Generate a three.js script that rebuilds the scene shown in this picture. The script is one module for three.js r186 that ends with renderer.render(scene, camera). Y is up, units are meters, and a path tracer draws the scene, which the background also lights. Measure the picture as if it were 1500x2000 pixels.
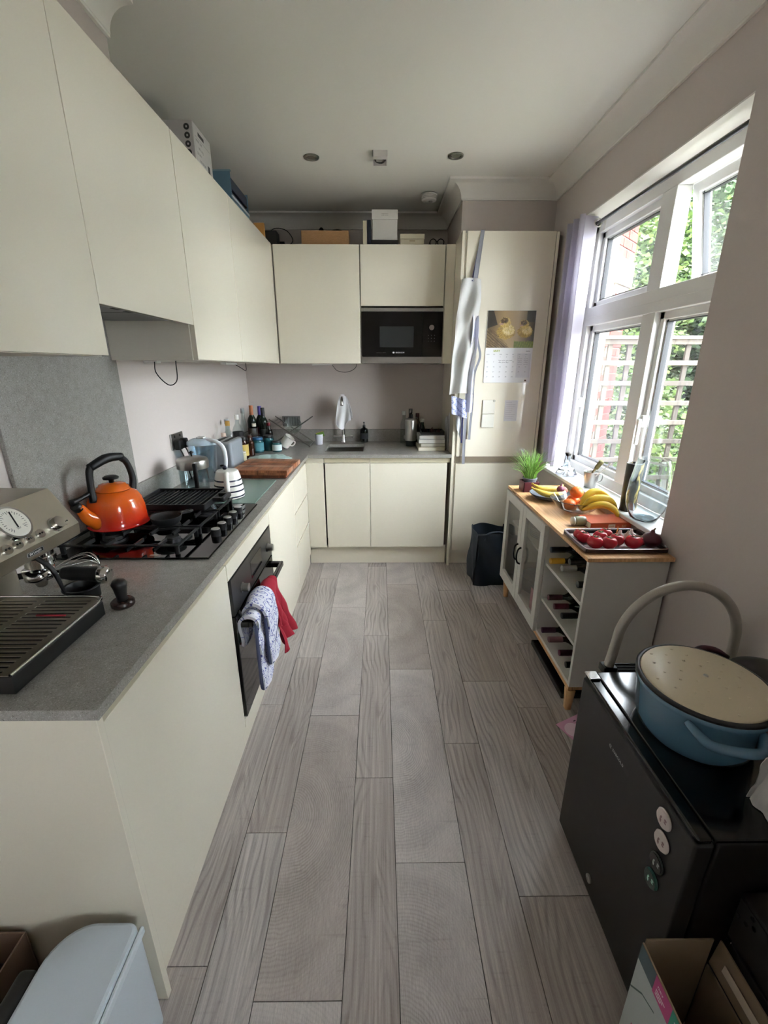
import * as THREE from 'three';
import { RoundedBoxGeometry } from 'three/addons/geometries/RoundedBoxGeometry.js';
import { mergeGeometries, mergeVertices, toCreasedNormals } from 'three/addons/utils/BufferGeometryUtils.js';

// ---------------------------------------------------------------- camera, sky, exposure
const scene = new THREE.Scene();
const FOCAL = 851;                                   // in pixels of the 1500 x 2000 frame
const camera = new THREE.PerspectiveCamera(2 * Math.atan(1000 / FOCAL) * 180 / Math.PI, 0.75, 0.02, 200);
camera.position.set(0, 1.52, 0);
camera.rotation.set(-18.3 * Math.PI / 180, -0.5 * Math.PI / 180, 0, 'YXZ');
const renderer = new THREE.WebGLRenderer({ antialias: true });
renderer.toneMapping = THREE.LinearToneMapping;
renderer.toneMappingExposure = 1.4;
renderer.shadowMap.enabled = true;
scene.background = new THREE.Color(0.86, 0.94, 1.0);   // even bright overcast
scene.backgroundIntensity = 26;

// ---------------------------------------------------------------- helpers
let seedState = 12345;
const rnd = () => { seedState = (seedState * 1664525 + 1013904223) >>> 0; return seedState / 4294967296; };
const rr = (a, b) => a + (b - a) * rnd();
const V = (x, y, z) => new THREE.Vector3(x, y, z);
const used = new Map();
function numbered(name) { const n = used.get(name) || 0; used.set(name, n + 1); return n ? `${name}_${String(n).padStart(3, '0')}` : name; }
const mats = new Map();
function mt(color, roughness = 0.6, o = {}) {
  const key = color + '|' + roughness + '|' + Object.entries(o).map(([k, v]) => k + ':' + (v && v.uuid ? v.uuid : v)).join(',');
  if (!mats.has(key)) {
    const phys = ['transmission', 'clearcoat', 'sheen', 'ior', 'anisotropy'].some((k) => k in o);
    const m = phys ? new THREE.MeshPhysicalMaterial({ color, roughness, ...o }) : new THREE.MeshStandardMaterial({ color, roughness, ...o });
    mats.set(key, m);
  }
  return mats.get(key);
}
function flat(g) { const h = g.index ? g.toNonIndexed() : g; for (const k of Object.keys(h.attributes)) if (!['position', 'normal', 'uv'].includes(k)) h.deleteAttribute(k); return h; }
function merge(list) { return list.length === 1 ? list[0] : mergeGeometries(list.map(flat), false); }
// texture coordinates in metres, from the way each face points
function metres(g0, du = 0, dv = 0) {
  const g = flat(g0), p = g.attributes.position, n = g.attributes.normal, uv = new Float32Array(p.count * 2);
  for (let i = 0; i < p.count; i++) {
    const ax = Math.abs(n.getX(i)), ay = Math.abs(n.getY(i)), az = Math.abs(n.getZ(i));
    let u, v;
    if (ay >= ax && ay >= az) { u = p.getX(i); v = p.getZ(i); } else if (ax >= az) { u = p.getZ(i); v = p.getY(i); } else { u = p.getX(i); v = p.getY(i); }
    uv[2 * i] = u + du; uv[2 * i + 1] = v + dv;
  }
  g.setAttribute('uv', new THREE.BufferAttribute(uv, 2));
  return g;
}
function shaded(o) { o.castShadow = true; o.receiveShadow = true; return o; }
function part(name, geo, m, parent) {
  let g = Array.isArray(geo) ? merge(geo) : geo;
  if (m.userData.metres) g = metres(g, rnd() * 3, rnd() * 3);
  const o = shaded(new THREE.Mesh(g, m)); o.name = name; (parent || scene).add(o); return o;
}
function thing(name, label, category, pos = [0, 0, 0], turn = 0, group) {
  const o = new THREE.Group(); o.name = numbered(name); o.position.set(...pos); o.rotation.y = turn;
  o.userData = { label, category }; if (group) o.userData.group = group; scene.add(o); return o;
}
function single(name, label, category, geo, m, pos = [0, 0, 0], turn = 0, group) {
  const o = part(numbered(name), geo, m, scene); o.position.set(...pos); o.rotation.y = turn;
  o.userData = { label, category }; if (group) o.userData.group = group; return o;
}
function struct(name, geo, m, label) { const o = part(name, geo, m, scene); o.userData = { kind: 'structure', label: label || name.replace(/_/g, ' '), category: name.split('_')[0] }; return o; }
function structGroup(name, label) { const o = new THREE.Group(); o.name = name; o.userData = { kind: 'structure', label, category: name.split('_')[0] }; scene.add(o); return o; }
function copyOf(t, pos, turn, label, group) {
  const c = t.clone(); c.name = numbered(t.name.replace(/_\d{3}$/, '')); c.userData = { ...t.userData, label: label || t.userData.label }; if (group) c.userData.group = group;
  c.position.set(...pos); c.rotation.y = turn || 0; scene.add(c); return c;
}
// shapes; each returns a geometry already in place
const mv = (g, x, y, z) => { g.translate(x, y, z); return g; };
const tr = (g, rx, ry, rz) => { if (rx) g.rotateX(rx); if (ry) g.rotateY(ry); if (rz) g.rotateZ(rz); return g; };
const bx = (x0, x1, y0, y1, z0, z1) => mv(new THREE.BoxGeometry(Math.abs(x1 - x0), Math.abs(y1 - y0), Math.abs(z1 - z0)), (x0 + x1) / 2, (y0 + y1) / 2, (z0 + z1) / 2);
const rb = (x0, x1, y0, y1, z0, z1, r = 0.003, s = 2) => { const w = Math.abs(x1 - x0), h = Math.abs(y1 - y0), d = Math.abs(z1 - z0); return mv(new RoundedBoxGeometry(w, h, d, s, Math.min(r, w / 2.01, h / 2.01, d / 2.01)), (x0 + x1) / 2, (y0 + y1) / 2, (z0 + z1) / 2); };
const cy = (r0, r1, h, x, y, z, n = 24) => mv(new THREE.CylinderGeometry(r1, r0, h, n), x, y + h / 2, z);          // r0 below, r1 above, y = foot
const cx = (r, l, x, y, z, n = 20) => mv(tr(new THREE.CylinderGeometry(r, r, l, n), 0, 0, Math.PI / 2), x, y, z);
const cz = (r, l, x, y, z, n = 20) => mv(tr(new THREE.CylinderGeometry(r, r, l, n), Math.PI / 2, 0, 0), x, y, z);
const sp = (r, x, y, z, n = 20) => mv(new THREE.SphereGeometry(r, n, Math.max(8, n * 0.6 | 0)), x, y, z);
const el = (rx, ry, rz, x, y, z, n = 20) => { const g = new THREE.SphereGeometry(1, n, Math.max(8, n * 0.6 | 0)); g.scale(rx, ry, rz); return mv(g, x, y, z); };
const to = (R, r, x, y, z, n = 32) => mv(tr(new THREE.TorusGeometry(R, r, 10, n), Math.PI / 2, 0, 0), x, y, z);
function la(points, n = 32) { return new THREE.LatheGeometry(points.map(([r, y]) => new THREE.Vector2(r, y)), n); }
function tube(points, r, n = 40, k = 8, closed = false) { return new THREE.TubeGeometry(new THREE.CatmullRomCurve3(points.map((p) => V(...p)), closed, 'centripetal'), n, r, k, closed); }
function pipe(a, b, r, k = 8) { const A = V(...a), B = V(...b), d = B.clone().sub(A); const g = new THREE.CylinderGeometry(r, r, d.length(), k); g.applyQuaternion(new THREE.Quaternion().setFromUnitVectors(V(0, 1, 0), d.clone().normalize())); const c = A.add(B).multiplyScalar(0.5); return mv(g, c.x, c.y, c.z); }
function ex(pts, depth, bevel = 0, holes = []) {
  const s = new THREE.Shape(pts.map(([x, y]) => new THREE.Vector2(x, y))); for (const h of holes) s.holes.push(new THREE.Path(h.map(([x, y]) => new THREE.Vector2(x, y))));
  return new THREE.ExtrudeGeometry(s, { depth, bevelEnabled: bevel > 0, bevelThickness: bevel, bevelSize: bevel, bevelSegments: 2, curveSegments: 16 });
}
// a tapered tube through points with own radii, ends closed
function limb(points, radii, n = 32, k = 12) {
  const c = new THREE.CatmullRomCurve3(points.map((p) => V(...p)), false, 'centripetal'), f = c.computeFrenetFrames(n, false), pos = [], idx = [];
  for (let i = 0; i <= n; i++) {
    const t = i / n, P = c.getPointAt(t), q = t * (radii.length - 1), a = Math.min(radii.length - 2, Math.floor(q)), w = q - a, R = radii[a] * (1 - w) + radii[a + 1] * w;
    for (let j = 0; j < k; j++) { const th = 2 * Math.PI * j / k, v = P.clone().addScaledVector(f.normals[i], Math.cos(th) * R).addScaledVector(f.binormals[i], Math.sin(th) * R); pos.push(v.x, v.y, v.z); }
  }
  for (let i = 0; i < n; i++) for (let j = 0; j < k; j++) { const a = i * k + j, b = i * k + (j + 1) % k; idx.push(a, b, a + k, b, b + k, a + k); }
  for (const i of [0, n]) { const P = c.getPointAt(i / n), m = pos.length / 3; pos.push(P.x, P.y, P.z); for (let j = 0; j < k; j++) { const a = i * k + j, b = i * k + (j + 1) % k; if (i) idx.push(a, b, m); else idx.push(b, a, m); } }
  const g = new THREE.BufferGeometry(); g.setAttribute('position', new THREE.Float32BufferAttribute(pos, 3)); g.setAttribute('uv', new THREE.Float32BufferAttribute(new Float32Array(pos.length / 3 * 2), 2)); g.setIndex(idx); g.computeVertexNormals(); return g;
}
// a grid surface f(u, v) -> [x, y, z], with a thickness
function sheet(f, nu, nv, thick = 0) {
  const pos = [], uv = [], idx = [];
  for (let j = 0; j <= nv; j++) for (let i = 0; i <= nu; i++) { pos.push(...f(i / nu, j / nv)); uv.push(i / nu, j / nv); }
  const w = nu + 1;
  for (let j = 0; j < nv; j++) for (let i = 0; i < nu; i++) { const a = j * w + i; idx.push(a, a + 1, a + w, a + 1, a + w + 1, a + w); }
  const g = new THREE.BufferGeometry(); g.setAttribute('position', new THREE.Float32BufferAttribute(pos, 3)); g.setAttribute('uv', new THREE.Float32BufferAttribute(uv, 2)); g.setIndex(idx); g.computeVertexNormals();
  if (!thick) return g;
  const N = g.attributes.normal.array, n0 = pos.length / 3, p2 = pos.slice(), u2 = uv.concat(uv), i2 = idx.slice();
  for (let i = 0; i < n0; i++) p2.push(pos[3 * i] - N[3 * i] * thick, pos[3 * i + 1] - N[3 * i + 1] * thick, pos[3 * i + 2] - N[3 * i + 2] * thick);
  for (let i = 0; i < idx.length; i += 3) i2.push(idx[i] + n0, idx[i + 2] + n0, idx[i + 1] + n0);
  const rim = (a, b) => i2.push(a, a + n0, b, b, a + n0, b + n0);
  for (let i = 0; i < nu; i++) { rim(i + 1, i); rim(nv * w + i, nv * w + i + 1); }
  for (let j = 0; j < nv; j++) { rim(j * w, (j + 1) * w); rim((j + 1) * w + nu, j * w + nu); }
  const h = new THREE.BufferGeometry(); h.setAttribute('position', new THREE.Float32BufferAttribute(p2, 3)); h.setAttribute('uv', new THREE.Float32BufferAttribute(u2, 2)); h.setIndex(i2); h.computeVertexNormals(); return h;
}
// ---------------------------------------------------------------- noise and textures
const hash = (x, y, s) => { let h = (x * 374761393 + y * 668265263 + s * 2147483647) | 0; h = Math.imul(h ^ (h >>> 13), 1274126177); h ^= h >>> 16; return (h >>> 0) / 4294967296; };
function vnoise(x, y, s, px = 0, py = 0) {
  const ix = Math.floor(x), iy = Math.floor(y), fx = x - ix, fy = y - iy, u = fx * fx * (3 - 2 * fx), v = fy * fy * (3 - 2 * fy);
  const W = (a, p) => (p ? ((a % p) + p) % p : a);
  const a = hash(W(ix, px), W(iy, py), s), b = hash(W(ix + 1, px), W(iy, py), s), c = hash(W(ix, px), W(iy + 1, py), s), d = hash(W(ix + 1, px), W(iy + 1, py), s);
  return a + (b - a) * u + (c - a) * v + (a - b - c + d) * u * v;
}
function dataTex(w, h, f, srgb = true, rx = 1, ry = 1) {
  const d = new Uint8Array(w * h * 4);
  for (let y = 0; y < h; y++) for (let x = 0; x < w; x++) { const c = f(x / w, y / h, x, y), i = (y * w + x) * 4; d[i] = c[0]; d[i + 1] = c[1]; d[i + 2] = c[2]; d[i + 3] = 255; }
  const t = new THREE.DataTexture(d, w, h); t.wrapS = t.wrapT = THREE.RepeatWrapping; t.magFilter = THREE.LinearFilter; t.minFilter = THREE.LinearFilter; t.repeat.set(rx, ry); if (srgb) t.colorSpace = THREE.SRGBColorSpace; t.needsUpdate = true; return t;
}
function canvasTex(w, h, draw) { const c = document.createElement('canvas'); c.width = w; c.height = h; draw(c.getContext('2d'), w, h); const t = new THREE.CanvasTexture(c); t.colorSpace = THREE.SRGBColorSpace; return t; }
const k255 = (v) => Math.max(0, Math.min(255, v));
const grey = (v, r = 0, g = 0, b = 0) => [k255(v + r), k255(v + g), k255(v + b)];

const quartzTex = dataTex(512, 512, (u, v, x, y) => {
  let s = 148 + 9 * (vnoise(u * 24, v * 24, 3, 24, 24) - 0.5) + 26 * (vnoise(u * 220, v * 220, 5, 220, 220) - 0.5) + 18 * (hash(x, y, 7) - 0.5);
  const f = hash(x >> 1, y >> 1, 9); if (f > 0.985) s += 38; else if (f < 0.012) s -= 42;
  return grey(s, 3, 0, -6);
}, true, 2.6, 2.6);
const plasterBump = dataTex(256, 256, (u, v, x, y) => grey(128 + 70 * (vnoise(u * 60, v * 60, 11, 60, 60) - 0.5) + 60 * (vnoise(u * 20, v * 20, 12, 20, 20) - 0.5)), false, 1.6, 1.6);
function woodTone(s, f) { return [k255(f * (176 + s)), k255(f * (168 + s)), k255(f * (164 + s * 0.98))]; }
const floorGrain = dataTex(512, 1024, (u, v, x, y) => {        // long grain with faint arches, 0.3 m x 1.05 m
  const warp = 0.5 * vnoise(u * 3, v * 3, 21) + 0.18 * vnoise(u * 9, v * 9, 22);
  const arch = Math.abs(u - 0.5 + 0.3 * (vnoise(v * 2.5, 0.5, 23) - 0.5)) * 5 + v * 2.2 + warp * 1.8;
  const line = Math.pow(0.5 + 0.5 * Math.sin(arch * 15 + 2.5 * vnoise(u * 10, v * 12, 29)), 3) * Math.pow(vnoise(u * 4, v * 5, 20), 1.5);
  const streak = vnoise(u * 46 + warp * 2, v * 3, 24) - 0.5, fine = vnoise(u * 140 + warp * 4, v * 9, 25) - 0.5, finer = hash(x, y >> 2, 30) - 0.5, cross = vnoise(u * 7, v * 170, 26), patch = vnoise(u * 3, v * 4, 27) - 0.5;
  return woodTone(4 - 34 * line + 20 * streak + 26 * fine + 12 * finer + 16 * patch - (cross > 0.8 ? 70 * (cross - 0.8) * Math.max(0, vnoise(u * 5, v * 8, 28) - 0.35) * 2 : 0), 1);
});
const floorRings = dataTex(512, 1024, (u, v, x, y) => {        // sawn across the heart: wide rings
  const dx = (u - 0.02) * 0.3, dy = (v - 0.45) * 1.05, d = Math.hypot(dx * 1.1, dy * 0.8) + 0.02 * (vnoise(u * 3, v * 8, 31) - 0.5) + 0.006 * vnoise(u * 14, v * 40, 32);
  const line = Math.pow(0.5 + 0.5 * Math.sin(d * 780 + 9 * vnoise(d * 30, 0.3, 33)), 1.8) * Math.pow(vnoise(u * 3.5, v * 8, 36), 0.8) * (0.25 + 0.95 * Math.max(0, 1 - d / 0.4));
  const wide = vnoise(d * 40, 2.5, 40) - 0.5, saw = vnoise(u * 4, v * 190, 35), fine = vnoise(u * 200, v * 70, 34) - 0.5, finer = hash(x, y >> 1, 41) - 0.5, patch = vnoise(u * 3, v * 6, 37) - 0.5;
  return woodTone(6 - 34 * line + 14 * wide + 20 * fine + 12 * finer + 20 * patch - (saw > 0.78 ? 80 * (saw - 0.78) * Math.max(0, vnoise(u * 5, v * 10, 38) - 0.4) * 2 : 0), 1);
});
const oakTex = dataTex(256, 512, (u, v) => { const l = vnoise(u * 60 + 4 * vnoise(u * 3, v * 3, 41), v * 5, 42) - 0.5, f = vnoise(u * 160, v * 12, 43) - 0.5; return [k255(205 + 26 * l + 14 * f), k255(160 + 26 * l + 14 * f), k255(112 + 24 * l + 12 * f)]; }, true, 3, 1.2);
const acaciaTex = dataTex(256, 512, (u, v) => { const s = vnoise(u * 9, v * 1.5, 44), l = vnoise(u * 70, v * 4, 45) - 0.5; return [k255(136 + 74 * (s - 0.4) + 34 * l), k255(100 + 60 * (s - 0.4) + 28 * l), k255(78 + 50 * (s - 0.4) + 24 * l)]; }, true, 4, 2.5);
const brickTex = dataTex(128, 128, (u, v, x, y) => { const n = vnoise(u * 18, v * 18, 51, 18, 18) - 0.5, f = hash(x, y, 52) - 0.5; return [k255(104 + 26 * n + 14 * f), k255(46 + 18 * n + 10 * f), k255(36 + 16 * n + 8 * f)]; }, true, 5, 5);
const linenBump = dataTex(128, 128, (u, v, x, y) => grey(128 + 60 * Math.sin(x * Math.PI / 2) * (y % 2 ? 1 : -1) + 30 * (hash(x, y, 61) - 0.5)), false, 24, 24);
const cardTex = dataTex(256, 256, (u, v, x, y) => { const n = vnoise(u * 30, v * 120, 63, 30, 120) - 0.5, f = hash(x, y, 64) - 0.5; return [k255(172 + 14 * n + 10 * f), k255(132 + 12 * n + 9 * f), k255(92 + 10 * n + 8 * f)]; }, true, 3, 3);
const metred = (m) => { m.userData.metres = true; return m; };

const M = {
  wall: metred(mt('#cbc1bb', 0.9, { bumpMap: plasterBump, bumpScale: 0.0006 })),
  ceiling: metred(mt('#f1f0ea', 0.92, { bumpMap: plasterBump, bumpScale: 0.0004 })),
  cornice: mt('#edeae4', 0.7),
  gloss: mt('#ece5d3', 0.08, { clearcoat: 0.3, clearcoatRoughness: 0.05 }),
  carcass: mt('#e7e2d3', 0.5),
  rail: mt('#d8cfb4', 0.3),
  quartz: metred(mt('#ffffff', 0.22, { map: quartzTex })),
  upvc: mt('#f1f1ef', 0.3),
  glass: new THREE.MeshPhysicalMaterial({ color: '#ffffff', roughness: 0.0, transmission: 1, thickness: 0, ior: 1.45 }),
  steel: mt('#b9b8b4', 0.28, { metalness: 1 }),
  brushed: mt('#b7b0a2', 0.38, { metalness: 1 }),
  chrome: mt('#dcdcdc', 0.08, { metalness: 1 }),
  blackGlass: mt('#060607', 0.05),
  black: mt('#0d0d0e', 0.45),
  blackMatt: mt('#101011', 0.7),
  white: mt('#e9e7e2', 0.4),
  paper: mt('#eeece6', 0.8),
  oak: metred(mt('#ffffff', 0.5, { map: oakTex })),
  acacia: metred(mt('#ffffff', 0.5, { map: acaciaTex })),
  card: metred(mt('#ffffff', 0.85, { map: cardTex })),
  rubber: mt('#16161a', 0.6),
};

// ---------------------------------------------------------------- the room shell
const U1TOP = 2.335, CEIL = 2.69, WL = -1.12, WR = 1.2, WB = -3.83, WBU = -4.1, REAR = 2.3;
const RW = { z0: 0.75, z1: 1.55, y0: 1.1, y1: 2.05 };                     // a window behind the viewer
const WIN = { z0: -1.73, z1: -3.1, y0: 0.845, y1: 2.36 };
struct('wall_left', bx(WL - 0.25, WL, -0.05, CEIL, REAR, WBU - 0.25), M.wall, 'pinkish grey left wall');
struct('wall_upper_left', bx(WL, -0.93, U1TOP + 0.002, CEIL, REAR, -1.93), M.wall, 'plastered bulkhead above the left cupboards');
struct('wall_back', bx(WL, WR, -0.05, 2.3, WB, WBU), M.wall, 'pinkish grey back wall behind the worktop');
struct('wall_upper_back', bx(WL - 0.25, WR + 0.3, -0.05, CEIL, WBU, WBU - 0.25), M.wall, 'back wall above the cupboards');
struct('wall_pier', bx(0.56, WR, 2.362, CEIL, -3.44, WBU), M.wall, 'boxed pier above the tall cupboard');
struct('wall_right', [bx(WR, WR + 0.3, -0.05, WIN.y0 - 0.02, REAR, WB), bx(WR, WR + 0.3, WIN.y1, CEIL, REAR, WB), bx(WR, WR + 0.3, WIN.y0 - 0.02, WIN.y1, REAR, RW.z1), bx(WR, WR + 0.3, WIN.y0 - 0.02, RW.y0, RW.z1, RW.z0), bx(WR, WR + 0.3, RW.y1, WIN.y1, RW.z1, RW.z0), bx(WR, WR + 0.3, WIN.y0 - 0.02, WIN.y1, RW.z0, WIN.z0), bx(WR, WR + 0.3, WIN.y0 - 0.02, WIN.y1, WIN.z1, WB)], M.wall, 'pinkish grey right wall around the windows');
struct('wall_rear', bx(WL - 0.25, WR + 0.3, -0.05, CEIL, REAR, REAR + 0.25), M.wall, 'rear wall behind the viewer');
struct('ceiling', bx(WL - 0.25, WR + 0.3, CEIL, CEIL + 0.2, REAR + 0.25, WBU - 0.25), M.ceiling, 'white ceiling');
{ // the window behind the viewer, in the same wall
  const d = structGroup('window_2', 'window behind the viewer'), { z0, z1, y0, y1 } = RW, xa = WR + 0.13, xb = WR + 0.2;
  part('frame', [bx(xa, xb, y0, y1, z0, z0 + 0.06), bx(xa, xb, y0, y1, z1 - 0.06, z1), bx(xa, xb, y1 - 0.06, y1, z0 + 0.06, z1 - 0.06), bx(xa, xb, y0, y0 + 0.06, z0 + 0.06, z1 - 0.06)], M.upvc, d);
  part('pane', bx(xa + 0.03, xa + 0.034, y0 + 0.06, y1 - 0.06, z0 + 0.06, z1 - 0.06), M.glass, d);
}
// cornices: a cove swept along the wall tops
{
  const prof = [[0, 0], [0, -0.1], [0.012, -0.1], [0.012, -0.092]];
  for (let i = 0; i <= 10; i++) { const a = Math.PI / 2 * i / 10; prof.push([0.014 + 0.078 * (1 - Math.cos(a)), -0.09 + 0.076 * Math.sin(a)]); }
  prof.push([0.1, -0.014], [0.105, -0.012], [0.105, 0]);
  // sweep the profile along a plan line of wall corners (the room lies to the left of the line), with mitred corners
  const cove = (name, line, label) => {
    const n = line.length, dir = [], pos = [], idx = [], m = prof.length;
    for (let i = 0; i < n - 1; i++) { const dx = line[i + 1][0] - line[i][0], dz = line[i + 1][1] - line[i][1], l = Math.hypot(dx, dz); dir.push([dz / l, -dx / l]); }
    line.forEach(([x, z], i) => { const a = dir[Math.max(0, i - 1)], b = dir[Math.min(n - 2, i)], k = 1 / (1 + a[0] * b[0] + a[1] * b[1]), ox = (a[0] + b[0]) * k, oz = (a[1] + b[1]) * k; for (const [d, y] of prof) pos.push(x + ox * d, CEIL + y, z + oz * d); });
    for (let i = 0; i < n - 1; i++) for (let q = 0; q < m - 1; q++) { const a = i * m + q, b = a + 1; idx.push(a, b, a + m, b, b + m, a + m); }
    const caps = new THREE.Shape(prof.map(([x, y]) => new THREE.Vector2(x, y))), tri = THREE.ShapeUtils.triangulateShape(caps.getPoints(), []);
    for (const [i0, flip] of [[0, 1], [(n - 1) * m, 0]]) for (const [a, b, c] of tri) { if (flip) idx.push(i0 + a, i0 + c, i0 + b); else idx.push(i0 + a, i0 + b, i0 + c); }
    let g = new THREE.BufferGeometry(); g.setAttribute('position', new THREE.Float32BufferAttribute(pos, 3)); g.setAttribute('uv', new THREE.Float32BufferAttribute(new Float32Array(pos.length / 3 * 2), 2)); g.setIndex(idx); g.computeVertexNormals(); g = toCreasedNormals(g, 0.5);
    const o = part(name, g, M.cornice); o.userData = { kind: 'structure', label, category: 'trim' };
  };
  cove('trim_1', [[WR, REAR], [WR, -3.44], [0.56, -3.44], [0.56, WBU], [WL, WBU]], 'cove cornice round the right wall, the pier and the back wall');
  cove('trim_2', [[-0.93, -1.93], [-0.93, REAR]], 'cove cornice on the left bulkhead with a cut end');
}
// ---------------------------------------------------------------- floor planks
{
  const floor = structGroup('floor', 'grey wood effect plank floor');
  const screed = part('screed', bx(WL, WR, -0.05, -0.006, REAR, WB), mt('#2e2a27', 0.9), floor);
  const rows = [[-0.69, -0.465, -0.729, 0], [-0.465, -0.325, -1.081, 0], [-0.325, -0.10, -0.659, 1], [-0.10, 0.046, -1.29, 0], [0.046, 0.27, -0.981, 1], [0.27, 0.417, -1.451, 0], [0.417, 0.645, -0.884, 2], [0.645, 0.79, -1.654, 0], [0.79, 1.015, -1.2, 0], [1.015, 1.2, -0.5, 0], [-0.915, -0.69, -1.3, 0], [-1.12, -0.915, -1.0, 0]];
  const L = 0.954, tones = ['#f8f6f4', '#ffffff', '#f1eeeb', '#f6f5f4', '#ebe7e4'].map((c) => [mt(c, 0.4, { map: floorGrain, bumpMap: floorGrain, bumpScale: 0.0006 }), mt(c, 0.42, { map: floorRings, bumpMap: floorRings, bumpScale: 0.0007 })]);
  rows.forEach(([x0, x1, j, kind], ri) => {
    for (let z = j + L * 4; z > WB + 0.02; z -= L) {
      let a = z, b = z - L; if (b > REAR - 0.01) continue; a = Math.min(a, REAR - 0.01); b = Math.max(b, WB + 0.02); if (a - b < 0.03) continue;
      const g = flat(new THREE.BoxGeometry(x1 - x0 - 0.0022, 0.012, a - b - 0.0022)), p = g.attributes.position, uv = g.attributes.uv, du = rnd() * 0.2, dv = rnd() * 0.08, flip = rnd() < 0.5;
      const rings = kind === 1 ? (Math.round((z - j) / L) % 3 !== 2) : kind === 2 ? false : rnd() < 0.12;
      const mirror = ri === 2 ? -1 : 1;
      for (let i = 0; i < p.count; i++) { let u = p.getX(i) / 0.3 * (rings ? mirror * -1 : 1) + 0.4; if (rings) u = (mirror > 0 ? (p.getX(i) + (x1 - x0) / 2) : (p.getX(i) + (x1 - x0) / 2)) / 0.3 + 0.01; else u += du; let v = (p.getZ(i) + L / 2) / 1.05; if (flip && !rings) v = 0.91 - v; uv.setXY(i, u, v + (rings ? 0 : dv)); }
      const m = part('plank', mv(g, (x0 + x1) / 2, -0.006 + (rnd() - 0.5) * 0.0003, (a + b) / 2), tones[(ri * 2 + Math.round(z * 7) + 50) % 5][rings ? 1 : 0], floor);
    }
  });
}
// ---------------------------------------------------------------- the window
{
  const w = structGroup('window_1', 'white four light window with one top light ajar');
  const X0 = 1.335, X1 = 1.405, { z0, z1, y0, y1 } = WIN, F = 0.062;
  part('head', rb(X0, X1, y1 - F, y1, z1, z0, 0.004), M.upvc, w);
  part('bottom_rail', rb(X0, X1, y0, y0 + F, z1, z0, 0.004), M.upvc, w);
  part('jamb', rb(X0, X1, y0, y1, z0 - F, z0, 0.004), M.upvc, w);
  part('jamb', rb(X0, X1, y0, y1, z1, z1 + F, 0.004), M.upvc, w);
  part('transom', [rb(X0 - 0.004, X1, 1.775, 1.882, z1 + F, z0 - F, 0.004), bx(X0 - 0.007, X0 - 0.003, 1.823, 1.825, z1 + F, z0 - F)], M.upvc, w);
  const zm0 = -2.295, zm1 = -2.405;
  part('mullion', [rb(X0 - 0.002, X1, y0 + F, 1.777, zm1, zm0, 0.004), rb(X0 - 0.002, X1, 1.88, y1 - F, zm1, zm0, 0.004)], M.upvc, w);
  const sash = (ya, yb, za, zb, tilt, name) => {          // za nearer the camera; hinge at the top
    const s = new THREE.Group(); s.name = name; w.add(s); s.position.set(X1 - 0.012, yb, 0); s.rotation.z = tilt;
    const h = yb - ya, f = 0.045, d = 0.058;
    const o = shaded(new THREE.Mesh(merge([rb(-d / 2, d / 2, -f, 0, zb, za, 0.005), rb(-d / 2, d / 2, -h, -h + f, zb, za, 0.005), rb(-d / 2, d / 2, -h, 0, za - f, za, 0.005), rb(-d / 2, d / 2, -h, 0, zb, zb + f, 0.005),
      bx(-0.012, 0.012, -f - 0.008, -f, zb, za), bx(-0.012, 0.012, -h + f, -h + f + 0.008, zb, za), bx(-0.012, 0.012, -h, 0, za - f - 0.008, za - f), bx(-0.012, 0.012, -h, 0, zb + f, zb + f + 0.008)]), M.upvc)); o.name = 'sash_frame'; s.add(o);
    const seal = shaded(new THREE.Mesh(merge([bx(-0.014, 0.014, -f - 0.011, -f - 0.008, zb + f, za - f), bx(-0.014, 0.014, -h + f + 0.008, -h + f + 0.011, zb + f, za - f), bx(-0.014, 0.014, -h + f, -f, za - f - 0.011, za - f - 0.008), bx(-0.014, 0.014, -h + f, -f, zb + f + 0.008, zb + f + 0.011)]), M.rubber)); seal.name = 'seal'; s.add(seal);
    const g = shaded(new THREE.Mesh(bx(-0.002, 0.002, -h + f, -f, zb + f, za - f), M.glass)); g.name = 'pane'; s.add(g);
    return s;
  };
  sash(1.872, y1 - F + 0.01, zm1 + 0.012, z1 + F - 0.01, 0, 'sash');
  sash(y0 + F - 0.01, 1.785, zm1 + 0.012, z1 + F - 0.01, 0, 'sash');
  sash(y0 + F - 0.01, 1.785, z0 - F + 0.01, zm0 - 0.012, 0, 'sash');
  const open = sash(1.872, y1 - F + 0.01, z0 - F + 0.01, zm0 - 0.012, 0.2, 'sash'); open.position.x = X1 + 0.03;
  part('stay', pipe([X1 - 0.01, 1.895, zm0 - 0.0], [X1 + 0.1, 1.9, zm0 + 0.03], 0.005), M.steel, w);
  const handle = (z, y) => [rb(X1 - 0.055 - 0.012, X1 - 0.04, y - 0.03, y + 0.03, z - 0.012, z + 0.012, 0.005), rb(X1 - 0.085, X1 - 0.067, y - 0.12, y + 0.012, z - 0.009, z + 0.009, 0.006)];
  part('handle', handle(zm0 + 0.04, 1.26), M.upvc, w); part('handle', handle(z1 + F + 0.025, 1.3), M.upvc, w);
  struct('trim_3', [bx(WR + 0.001, X0, WIN.y1 - 0.006, WIN.y1, WIN.z1, WIN.z0), bx(WR + 0.001, X0, WIN.y0, WIN.y1 - 0.006, WIN.z1, WIN.z1 + 0.006)], M.cornice, 'white plaster lining of the window reveal');
  struct('trim_4', [rb(WR - 0.025, X0, WIN.y0 - 0.022, WIN.y0, WIN.z1, WIN.z0, 0.006)], M.upvc, 'white window sill board');
}

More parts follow.
